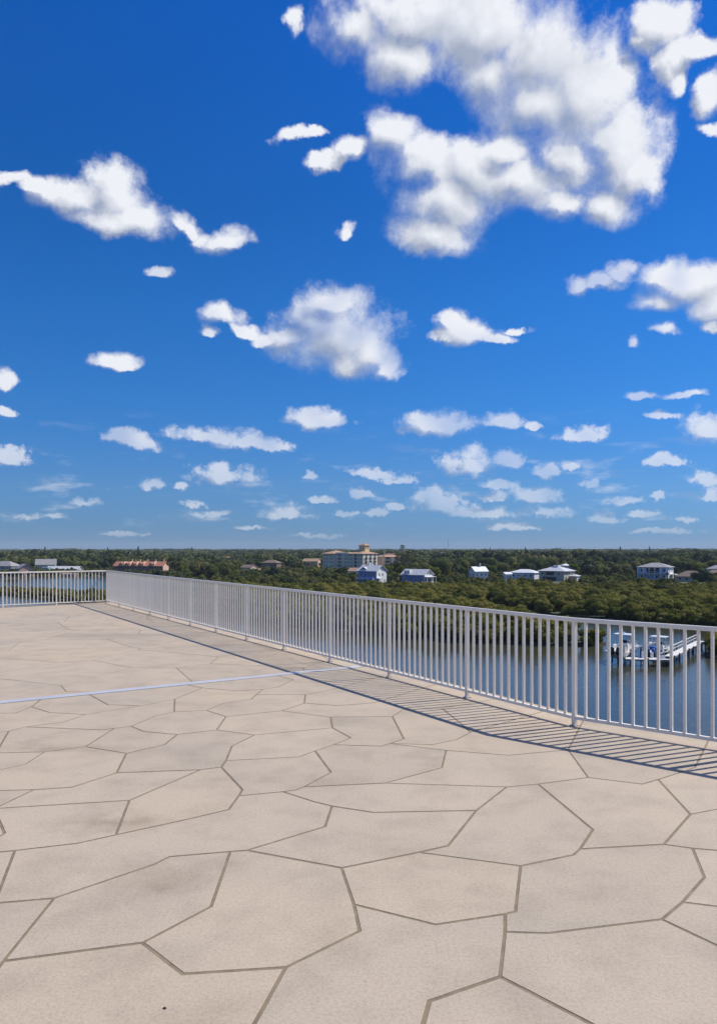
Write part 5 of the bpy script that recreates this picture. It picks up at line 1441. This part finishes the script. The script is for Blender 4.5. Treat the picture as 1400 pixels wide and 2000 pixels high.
# --- blue two storey house
bw_, bd_ = 17.0, 12.5
o = house("two_storey_house", "light blue two-storey house with grey hip roof and verandas", "house", bear(1280, 440), -36, bw_, bd_, 7.4, 'hip', 2.5, M['w_sky'], M['grey_roof'], 0.9)  # blue walls carry the shaded side's tone; sunlit end painted white
block(o, "sunlit_white_wall", (bw_ / 2 + .01, bw_ / 2 + .12, -bd_ / 2, bd_ / 2, -0.3, 7.2), M['w_white'])
MB().box(-3.6, 3.6, -bd_ / 2 - 0.06, -bd_ / 2 + 0.01, 4.0, 6.8).build("veranda_shadow", M['dark'], o)  # shade behind the veranda, a dark panel on the flat wall
MB().box(-8.4, 8.4, -bd_ / 2 - 2.2, -bd_ / 2 - 0.01, 3.6, 3.8).build("veranda_floor", M['trim'], o)
MB().box(-8.4, 8.4, -bd_ / 2 - 2.2, -bd_ / 2 - 2.1, 4.7, 4.8).build("guard_rail", M['trim'], o)
for u in (-8.2, -4.9, -1.6, 1.6, 4.9, 8.2):
    MB().box(u - .13, u + .13, -bd_ / 2 - 2.19, -bd_ / 2 - 1.93, -0.3, 7.2).build("column", M['trim'], o)
windows(o, bw_, bd_, 'f', (-6.4, 6.4), (1.8, 5.4), 1.4, 1.6)
windows(o, bw_, bd_, 'f', (-2.2, 2.2), (1.8,), 1.4, 1.6)
for z in (1.8, 5.3):
    for v in (-3.5, 0.5, 4.0): window(o, 1.0, 1.4, (bw_ / 2 + .12, v, z), math.pi / 2)
block(o, "side_porch", (bw_ / 2 + 0.13, bw_ / 2 + 3.0, -2.0, 5.0, 2.9, 3.3), M['white_roof'])

o = house("brown_roofed_house", "low house with a broad brown hip roof right of the blue house", "house", bear(1349, 408), -30, 14.5, 10.0, 3.0, 'hip', 3.0, M['w_tan'], M['brown_roof'], 0.8)
windows(o, 14.5, 10.0, 'f', (-5, -1.6, 1.6, 5), (1.7,), 1.3, 1.3); windows(o, 14.5, 10.0, 'r', (-2.5, 2.5), (1.7,), 1.2, 1.3)
o = house("edge_house", "white house with grey roof at the right edge above the mangroves", "house", bear(1398, 475), -30, 10.0, 9.0, 5.4, 'hip', 2.3, M['w_white'], M['grey_roof'], 0.6)
windows(o, 10.0, 9.0, 'f', (-3, 0, 3), (1.8, 4.2), 1.1, 1.3)
o = house("rust_roofed_house", "rust-brown roofed house at the right edge in front of the white one", "house", bear(1398, 425), -25, 13.0, 9.0, 3.6, 'hip', 2.4, M['w_peach'], M['brown_roof'], 0.7)
windows(o, 13.0, 9.0, 'f', (-4, 0, 4), (1.9,), 1.2, 1.3)
o = house("far_warehouse", "long low far white warehouse in the woodland below the mast", "warehouse", bear(853, 1480), 12, 27.0, 14.0, 9.0, None, 0, M['w_tan'], None)
part_roof(o, 27.0, 14.0, 9.01, 1.0, 'hip', M['white_roof'], (0, 0), 0.4)
block(o, "roof_unit", (8, 13, -3, 3, 9.4, 11.6), M['white_roof'])

# radio mast on the horizon
mast = empty("radio_mast", (*bear(875, 2100), LAND)); tag(mast, "thin grey radio mast rising above the horizon woods", "mast")
mb = MB()
for a in range(3):
    x, y = 1.1 * math.cos(a * 2.094), 1.1 * math.sin(a * 2.094)
    mb.bar((x, y, 0), (x * .7, y * .7, 50), 0.30)
    for k in range(20):
        x2, y2 = 1.1 * math.cos((a + 1) * 2.094), 1.1 * math.sin((a + 1) * 2.094)
        mb.bar((x, y, k * 2.5), (x2, y2, k * 2.5 + 2.5), 0.16)
mb.build("lattice", M['w_grey'], mast)
MB().tube([(0, 0, 48), (0, 0, 53)], [.18, .08], 6).build("antenna", M['w_grey'], mast)
for k in (24, 44):
    MB().tube([(.9, 0, k), (1.8, 0, k)], [.9, 1.0], 10).build("dish", M['trim'], mast)

# ------------------------------------------------------------------ dock, boats and lifts
M['hull'] = plain("white_gelcoat", (0.80, 0.80, 0.79), 0.25, var=0.04)
M['hull_dark'] = plain("dark_boot_stripe", (0.03, 0.04, 0.07), 0.4)
M['engine'] = plain("black_engine_cowl", (0.02, 0.02, 0.024), 0.3)
M['engine_white'] = plain("white_engine_cowl", (0.75, 0.75, 0.75), 0.3)
M['blue_cover'] = plain("blue_canvas", (0.05, 0.16, 0.42), 0.7, var=0.25, scale=4)
M['timber'] = plain("grey_dock_timber", (0.40, 0.37, 0.33), 0.85, var=0.2, scale=2)
M['pale_deck'] = plain("pale_dock_boards", (0.66, 0.65, 0.62), 0.7, var=0.12, scale=2)
M['pile'] = plain("dark_piling", (0.13, 0.115, 0.095), 0.9, var=0.3, scale=2)
M['pile_green'] = plain("weedy_piling", (0.05, 0.08, 0.03), 0.9, var=0.3, scale=3)
M['alu'] = plain("aluminium_frame", (0.62, 0.63, 0.65), 0.35, metal=0.7)
M['seat'] = plain("cream_vinyl", (0.66, 0.62, 0.52), 0.6)
M['red'] = plain("red_daymark", (0.62, 0.03, 0.03), 0.6)
M['acrylic'] = plain("tinted_acrylic", (0.03, 0.05, 0.07), 0.1)

def boat(label, pos, z, rz, L, engines, cover=None):
    """centre console boat, bow along local +x; z is the keel"""
    o = empty("motorboat", (pos[0], pos[1], WATER + z), math.radians(rz))
    tag(o, label, "boat", "boats on lifts at the dock")
    st = [(-0.5, 1.0, 0.0, 0.86, 0.95), (-0.25, 1.02, 0.0, 0.9, 1.0), (0.0, 1.0, 0.0, 0.95, 0.98), (0.2, 0.93, 0.04, 1.03, 0.85), (0.36, 0.68, 0.16, 1.13, 0.55), (0.46, 0.32, 0.42, 1.22, 0.24), (0.5, 0.03, 0.80, 1.28, 0.02)]
    bm_ = L * 0.165
    rows = []
    for (t, wb, kz, gz, cz) in st:
        x = t * L; g = bm_ * wb; c = bm_ * 0.82 * cz
        ch_z = kz + 0.34 * (gz - kz)
        rows.append([(x, -g, gz), (x, -c * 1.02, ch_z + 0.02), (x, -c * .5, kz + .14 * (gz - kz)), (x, 0, kz), (x, c * .5, kz + .14 * (gz - kz)), (x, c * 1.02, ch_z + 0.02), (x, g, gz)])
    mb = MB()
    vs = [p for r in rows for p in r]
    k = 7
    mb.add(vs, [(i * k + j, i * k + j + 1, (i + 1) * k + j + 1, (i + 1) * k + j) for i in range(len(rows) - 1) for j in range(k - 1)] + [tuple(range(6, -1, -1))])
    mb.build("hull", M['hull'], o, True)
    mb = MB()                                        # cockpit sole and foredeck
    ins_ = [(r[0][0], r[0][1] * .86, 0.62 if r[0][0] < L * .18 else r[0][2] - .06) for r in rows] + [(r[6][0], r[6][1] * .86, 0.62 if r[0][0] < L * .18 else r[6][2] - .06) for r in reversed(rows)]
    nn = len(rows)
    mb.add(ins_, [(i, i + 1, 2 * nn - 2 - i, 2 * nn - 1 - i) for i in range(nn - 1)])
    mb.build("deck", M['seat'], o)
    for s in (0, 6):
        mb = MB()
        for r1, r2 in zip(rows, rows[1:]):
            a, b = Vector(r1[s]), Vector(r2[s])
            mb.bar(a + Vector((0, 0, .03)), b + Vector((0, 0, .03)), 0.14, 0.07)
        mb.build("gunwale", M['hull'], o)
    mb = MB().box(-0.09 * L, 0.06 * L, -0.48, 0.48, 0.6, 1.55).box(-0.05 * L, 0.05 * L, -0.42, 0.42, 1.551, 1.72)
    mb.build("console", M['hull'], o)
    MB().add([(0.06 * L, -.46, 1.56), (0.06 * L, .46, 1.56), (0.01 * L, .4, 2.12), (0.01 * L, -.4, 2.12), (0.05 * L, -.46, 1.56), (0.05 * L, .46, 1.56), (0.0, .4, 2.12), (0.0, -.4, 2.12)],
             [(0, 1, 2, 3), (7, 6, 5, 4), (0, 3, 7, 4), (1, 5, 6, 2), (3, 2, 6, 7), (0, 4, 5, 1)]).build("windshield", M['acrylic'], o)
    MB().box(-0.20 * L, -0.13 * L, -0.5, 0.5, 0.6, 1.25).box(-0.20 * L, -0.185 * L, -0.5, 0.5, 1.251, 1.6).build("helm_seat", M['seat'], o)
    tt = MB()
    rr = [(-0.20 * L, 1.05), (-0.19 * L, 1.15), (0.02 * L, 1.15), (0.06 * L, 0.95)]
    zt = 2.92
    tt.add([(x, s * w, z_) for z_ in (zt, zt + .10) for x, w in rr for s in (-1, 1)],
           [(0, 2, 3, 1), (2, 4, 5, 3), (4, 6, 7, 5), (8, 9, 11, 10), (10, 11, 13, 12), (12, 13, 15, 14), (0, 1, 9, 8), (6, 14, 15, 7), (0, 8, 10, 2), (2, 10, 12, 4), (4, 12, 14, 6), (1, 3, 11, 9), (3, 5, 13, 11), (5, 7, 15, 13)])
    top = tt.build("hardtop", M['hull'], o)
    MB().tube([(-0.06 * L, 0, zt + .1), (-0.06 * L, 0, zt + .34)], [.22, .12], 8).build("radar_dome", M['hull'], top)
    for x in (-0.17 * L, 0.0):
        for s in (-1, 1):
            MB().bar((x, s * .62, 0.62), (x - .05, s * .8, zt), 0.07).build("top_leg", M['alu'], o)
    for i in range(engines):
        y = (i - (engines - 1) / 2) * 0.75
        e = MB().tube([(-0.5 * L - .42, y, .55), (-0.5 * L - .45, y, .95), (-0.5 * L - .42, y, 1.35), (-0.5 * L - .36, y, 1.6)], [.22, .3, .28, .15], 10)
        eo = e.build("outboard_engine", M['engine'] if not cover else M['blue_cover'], o, True)
        MB().box(-0.5 * L - .58, -0.5 * L - .28, y - .07, y + .07, -0.55, .56).box(-0.5 * L - .80, -0.5 * L - .25, y - .025, y + .025, -0.62, -.45).build("lower_unit", M['engine'], eo)
    mb = MB()
    pts = [(0.2 * L, bm_ * .8), (0.34 * L, bm_ * .62), (0.45 * L, bm_ * .28), (0.49 * L, 0), (0.45 * L, -bm_ * .28), (0.34 * L, -bm_ * .62), (0.2 * L, -bm_ * .8)]
    mb.tube([(x, y, 1.75) for x, y in pts], 0.03, 6)
    for x, y in pts[::2]: mb.tube([(x, y, 1.05), (x, y, 1.75)], 0.025, 6)
    mb.build("bow_rail", M['alu'], o)
    if cover:
        mb = MB()
        for i in range(4):
            x = -0.46 * L + i * 0.35
            mb.tube([(x, -1.0, 1.0), (x + .1, -.5, 1.5 + .1 * (i % 2)), (x + .05, 0, 1.62), (x + .1, .5, 1.45), (x, 1.0, 1.0)], 0.22, 8)
        mb.build("folded_cover", M['blue_cover'], o, True)
    return o

b1 = boat("white boat with hardtop on the left lift beyond the dock", (43.6, 121.0), 0.85, 52, 8.6, 2)
b2 = boat("white boat with blue canvas on the right lift behind the walkway", (50.4, 123.4), 0.40, 48, 7.9, 2, cover=True)

def lift(label, b, z, half, wide):
    o = empty("boat_lift", (b.location.x, b.location.y, WATER), b.rotation_euler.z)
    tag(o, label, "boat lift", "boat lifts at the dock")
    for x in (-half, half):
        for y in (-wide, wide):
            MB().tube([(x, y, -1.5), (x, y, 2.2)], [.16, .14], 9).build("piling", M['pile'], o)
    for y in (-wide, wide):
        MB().box(-half - .3, half + .3, y - .10, y + .10, 2.2, 2.38).build("top_beam", M['alu'], o)
        MB().box(-half * .25, half * .25, y - .13, y + .13, 2.381, 2.58).build("motor", M['hull'], o)
    for x in (-half * .7, half * .7):
        MB().box(x - .09, x + .09, -wide + .2, wide - .2, z - .28, z - .1).build("cradle_beam", M['alu'], o)
        for y in (-wide + .21, wide - .21):
            MB().tube([(x, y, z - .2), (x, y, 2.2)], .02, 5).build("cable", M['alu'], o)
    for y in (-.55, .55):
        MB().box(-half * .9, half * .9, y - .08, y + .08, z - .1, z + .12).build("bunk", M['timber'], o)
    return o
for b_, s_ in ((b1, 1.2), (b2, 1.12)): b_.scale = (1.0, s_, s_)
l1 = lift("piling boat lift holding the left boat with hardtop", b1, 0.80, 2.6, 1.75)
l2 = lift("piling boat lift holding the right boat with blue canvas", b2, 0.25, 2.5, 1.75)

def plank_run(o, a, b, width, z, nm="board"):
    """boards laid across a run from a to b"""
    a, b = Vector(a), Vector(b)
    d = b - a; n_ = max(1, int(d.length / 0.5)); u = d.normalized(); s = Vector((-u.y, u.x)) * width / 2
    ang = math.atan2(u.y, u.x)
    step = d.length / n_
    me = MB().box(-step / 2 + .012, step / 2 - .012, -width / 2, width / 2, 0, .05).mesh(nm, M['pale_deck'])
    for i in range(n_):
        c = a + u * (i + .5) * step
        q = link(nm, me, o); q.location = (c.x, c.y, z + random.uniform(-.006, .006)); q.rotation_euler = (0, 0, ang)
    for k in (-1, 1):
        p, r = a + s * k * .8, b + s * k * .8
        MB().bar((p.x, p.y, z - .14), (r.x, r.y, z - .14), .12, .26).build("stringer", M['timber'], o)
    m = max(2, int(d.length / 3.2))
    for i in range(m + 1):
        c = a + d * (i / m)
        for k in (-1, 1):
            p = c + s * k * 1.06
            MB().tube([(p.x, p.y, -1.6), (p.x, p.y, z + .22)], [.15, .13], 8).build("piling", M['pile'], o)

dock = empty("dock_platform", (0, 0, WATER)); dock.location = (44.0, 115.5, WATER)
tag(dock, "low dock platform between the two boat lifts", "dock")
plank_run(dock, (-2.3, 1.0), (4.6, 0.2), 2.0, 1.05)
for (x, y) in ((1.6, 1.9), (-2.4, 2.6)):
    p = MB().tube([(x, y, -1.6), (x, y, 2.5)], [.24, .22], 10).build("mooring_post", M['pile_green'], dock)
    MB().tube([(x, y, 2.5), (x, y, 2.8)], [.27, .04], 10).build("cap", M['hull'], p)
for (x, y) in ((0.9, 1.3), (2.3, 1.2)):
    MB().tube([(x, y, 1.10), (x, y, 2.0)], [.22, .22], 10).build("white_bin", M['hull'], dock)
MB().box(3.1, 4.0, .3, .8, 1.10, 1.6).build("dock_box", M['hull'], dock)

walk = empty("walkway", (48.6, 115.7, WATER))
tag(walk, "long pale boardwalk with handrail from the dock to the mangrove shore", "boardwalk")
A_, B_ = Vector((0, 0)), Vector((14.0, 19.5))
plank_run(walk, A_, B_, 1.5, 1.45)
u = (B_ - A_).normalized(); s = Vector((-u.y, u.x)) * 0.74
MB().bar((A_.x + s.x, A_.y + s.y, 2.55), (B_.x + s.x, B_.y + s.y, 2.55), .14, .09).build("handrail", M['pale_deck'], walk)
MB().bar((A_.x + s.x, A_.y + s.y, 2.02), (B_.x + s.x, B_.y + s.y, 2.02), .09, .07).build("mid_rail", M['pale_deck'], walk)
for i in range(11):
    c = A_ + (B_ - A_) * (i / 10) + s
    MB().box(c.x - .05, c.x + .05, c.y - .05, c.y + .05, 1.5, 2.55).build("rail_post", M['pale_deck'], walk)
MB().bar((A_.x + 9.5, A_.y + 12.0, 1.4), (A_.x + 11.5, A_.y + 12.5, 0.1), .5, .08).build("ladder_ramp", M['alu'], walk)

pier = empty("small_pier", (*bear(884, 264), WATER)); tag(pier, "small grey pier deep in the mangrove channel", "pier")
plank_run(pier, (-4.0, 1.0), (3.2, -0.4), 1.8, 0.95)

mk = empty("channel_marker", (*bear(521, 178), WATER)); tag(mk, "small red channel marker on a post in the water", "marker")
MB().tube([(0, 0, -1.5), (0, 0, 2.6)], [.14, .12], 8).build("post", M['pile'], mk)
MB().add([(-.55, -.16, 1.3), (.55, -.16, 1.3), (0, -.16, 2.5), (-.55, -.13, 1.3), (.55, -.13, 1.3), (0, -.13, 2.5)], [(0, 1, 2), (5, 4, 3), (0, 3, 4, 1), (1, 4, 5, 2), (2, 5, 3, 0)]).build("daymark", M['red'], mk)

# ------------------------------------------------------------------ trees one can tell apart
def spot(px, d, kind, label, scale=1.0, name="broadleaf_tree", group=None, cat="tree"):
    x, y = bear(px, d)
    return tree(kind, x, y, label, group, scale, name, cat)

spot(847, 398, 'bright0', "bright yellow-green tree right of the white raised house", 1.0)
spot(655, 392, 'bright0', "low yellow-green tree left of the blue gabled house", 0.62)
spot(1146, 452, 'dark0', "large dark round tree right of the tan hip-roofed house", 1.15)
spot(1120, 475, 'bright0', "pale round tree rising behind the tan hip-roofed house", 1.0)
spot(1372, 372, 'dark0', "dark bushy tree before the brown-roofed house at the right", 0.8)
spot(1366, 455, 'bright0', "yellowish tree behind the brown hip roof at the right edge", 1.1)
spot(12, 455, 'bright0', "yellow-green tree at the left edge before the grey-roofed house", 0.62)
spot(24, 452, 'dark0', "dark tree beside the peach gabled house at the left", 0.62)
for px, d, s in ((776, 560, 0.95), (786, 572, 1.06), (797, 566, 0.98), (808, 590, 0.85)):
    spot(px, d, random.choice(('wispy0', 'wispy1')), "tall feathery pine right of the condominium wing", s, "feathery_pine", "feathery pines beside the condominium")
for px, d, s, lb in ((270, 900, 1.0, "tallest dark columnar pine above the red townhouse roofs"), (88, 1150, 1.02, "columnar pine on the horizon above the steep gabled house"),
                     (210, 1250, 1.0, "columnar pine on the horizon left of the red townhouses"), (375, 1350, 1.02, "columnar pine on the horizon between townhouses and tiled villa"),
                     (1211, 1150, 1.03, "columnar pine on the horizon left of the blue two-storey house"), (1268, 1250, 1.05, "columnar pine on the horizon above the blue two-storey house"),
                     (1026, 1150, 0.98, "columnar pine on the horizon above the long white-roofed house"), (957, 1400, 1.0, "columnar pine on the horizon above the white cottage"), (546, 1500, 0.98, "columnar pine on the horizon above the hidden brown house")):
    spot(px, d, 'norfolk0', lb, s, "columnar_pine")
for px, d in ((110, 1200), (114, 1210)):
    spot(px, d, 'wispy0', "pair of shaggy pines on the horizon above the long bungalow", 0.95, "feathery_pine", "shaggy horizon pines above the bungalow")

# palms, by the place they stand
for lb, gp, spec in (
    ("cabbage palm in the sunny palm row behind the long white house", "palm row behind the long white house", [(982 + 7.5 * i, 500 + 9 * (i % 4)) for i in range(9)]),
    ("cabbage palm between the dark round tree and blue two-storey house", "palms left of the blue two-storey house", [(1168, 445), (1176, 452), (1185, 440), (1194, 455), (1203, 447), (1213, 440), (1222, 452), (1232, 446)]),
    ("cabbage palm among the pink and cream villas", "palms at the villas", [(566, 560), (577, 570), (588, 548), (598, 590), (616, 575), (625, 560), (604, 560)]),
    ("cabbage palm between the blue gabled house and white raised house", "palms between blue and white house", [(760, 381), (770, 392), (776, 379), (781, 396)]),
    ("cabbage palm right of the bright yellow-green tree", "palms right of the yellow-green tree", [(862, 415), (872, 430), (884, 420), (893, 436), (905, 428)]),
    ("cabbage palm beside the blue two-storey house's right wall", "palms right of the blue house", [(1327, 446), (1336, 452), (1304, 428)]),
    ("cabbage palm near the left shore bungalow", "palms near the left bungalow", [(152, 560), (163, 556), (176, 566), (186, 558)])):
    for px, d in spec:
        x, y = bear(px, d)
        k = random.choice(('palm0', 'palm1', 'palm2'))
        sc = random.uniform(0.85, 1.1)
        if hides(x, y, KINDS[k][3] * sc, 1.6, 6): k, sc = 'palm2', 0.75
        tree(k, x, y, lb, gp, sc, "palm_tree", "palm")

# broadleaf trees, zone by zone: bearings, distances, number, what they stand by
ZONES = [(0, 70, 470, 640, 16, "around the grey-roofed houses at the left edge"), (70, 225, 498, 640, 26, "between the left bungalow and the red townhouses"),
         (222, 340, 575, 660, 12, "just behind the red-roofed townhouses"), (335, 470, 400, 640, 34, "between the red townhouses and the pale cottage"),
         (470, 630, 385, 640, 40, "around the villas left of the condominium"), (625, 705, 375, 590, 22, "in front of the condominium's shaded side"),
         (740, 790, 395, 600, 14, "between the blue gabled house and condominium wing"), (785, 920, 400, 640, 36, "behind the white raised house"),
         (915, 1060, 385, 640, 34, "around the white cottage and long white house"), (1050, 1245, 410, 640, 40, "between the tan house and blue two-storey house"),
         (1240, 1330, 450, 640, 16, "behind the blue two-storey house"), (1320, 1440, 380, 640, 26, "around the brown-roofed houses at the right edge")]
placed = []
for (a, b, d0, d1, cnt, where) in ZONES:
    made = tries = 0
    while made < cnt and tries < cnt * 60:
        tries += 1
        d = d0 + (d1 - d0) * random.random() ** 0.9
        x, y = bear(random.uniform(a, b), d)
        if inside(LAGOON, [x], [y])[0] or shore_dist(np.array([x]), np.array([y]))[0] < 4: continue
        r = random.random()
        k = random.choice(('broad0', 'broad1', 'broad2', 'broad3')) if r < 0.62 else ('dark0' if r < 0.76 else ('broad1' if r < 0.9 else 'bright0'))
        sc = random.uniform(0.75, 1.15)
        R, Hh = KINDS[k][2] * sc, KINDS[k][3] * sc
        if hides(x, y, Hh, R):
            k, sc = 'broad2', random.uniform(0.40, 0.62)
            R, Hh = KINDS[k][2] * sc, KINDS[k][3] * sc
            if hides(x, y, Hh, R, 2): continue
        if any((x - p) ** 2 + (y - q) ** 2 < (0.55 * (R + rr_)) ** 2 for p, q, rr_ in placed): continue
        if any(abs(x - bear((A0 + B0) / 2, D0)[0]) < (B0 - A0) / 2888 * D0 + R * .5 and abs(y - D0) < 9 + R * .5 for (A0, B0, _, D0) in VIEW_KEEP): continue
        kindw = {'dark0': "dark round tree", 'bright0': "yellow-green tree"}.get(k, "green round-crowned tree")
        tree(k, x, y, kindw + " " + where, kindw + "s " + where, sc)
        placed.append((x, y, R)); made += 1


# trees that share a place are told apart by their order from the left
ORD = ["first", "second", "third", "fourth", "fifth", "sixth", "seventh", "eighth", "ninth", "tenth", "eleventh", "twelfth", "thirteenth", "fourteenth", "fifteenth", "sixteenth", "seventeenth", "eighteenth", "nineteenth",
       "twentieth", "twenty-first", "twenty-second", "twenty-third", "twenty-fourth", "twenty-fifth", "twenty-sixth", "twenty-seventh", "twenty-eighth", "twenty-ninth", "thirtieth", "thirty-first", "thirty-second", "thirty-third", "thirty-fourth", "thirty-fifth", "thirty-sixth", "thirty-seventh", "thirty-eighth"]
by = {}
for o in list(COL.objects):
    if o.parent is None and o.get("category") in ("tree", "palm"):
        by.setdefault(o["label"], []).append(o)
for lb, os_ in by.items():
    if len(os_) > 1:
        os_.sort(key=lambda o: o.location.x / o.location.y)
        for i, o in enumerate(os_):
            o["label"] = lb + ", " + (ORD[i] if i < len(ORD) else "later") + " from left"

# low growth filling the ground between the houses
UX = rng.uniform(-360, 420, 15000); UY = rng.uniform(350, 660, 15000)
ok = (np.abs(UX) < 0.58 * UY) & ~inside(LAGOON, UX, UY) & (shore_dist(UX, UY) > 2)
UX, UY = UX[ok], UY[ok]
us = rng.uniform(0.55, 1.15, len(UX))
good = np.array([not hides(x, y, 4.9 * s, 3.0 * s, 2) for x, y, s in zip(UX, UY, us)])
for (A0, B0, _, D0) in VIEW_KEEP:
    good &= ~((np.abs(UX - (A0 + B0 - 1400) / 2888 * D0) < (B0 - A0) / 2888 * D0 + 1) & (np.abs(UY - D0) < 10))
UX, UY, us = UX[good][:5200], UY[good][:5200], us[good][:5200]
scatter("undergrowth", "low green undergrowth between the far houses and trees", "undergrowth", np.stack([UX, UY, np.full(len(UX), LAND)], 1), np.stack([us, us, us], 1),
        [KINDS['shrub0'][0], KINDS['shrub1'][0], bushes[0], bushes[6]])

# ------------------------------------------------------------------ sea air: far things fade a little
hz = MB().box(-6500, 6500, -80, 7600, WATER - 1.6, 60.0)
hm = bpy.data.materials.new("sea_air"); hm.use_nodes = True
nt = hm.node_tree; nt.nodes.clear()
pv = nt.nodes.new('ShaderNodeVolumePrincipled')
pv.inputs['Color'].default_value = (0.80, 0.88, 1.0, 1)
pv.inputs['Density'].default_value = 0.00007
mo = nt.nodes.new('ShaderNodeOutputMaterial')
nt.links.new(pv.outputs[0], mo.inputs['Volume'])
tag(hz.build("haze", hm), kind='stuff')
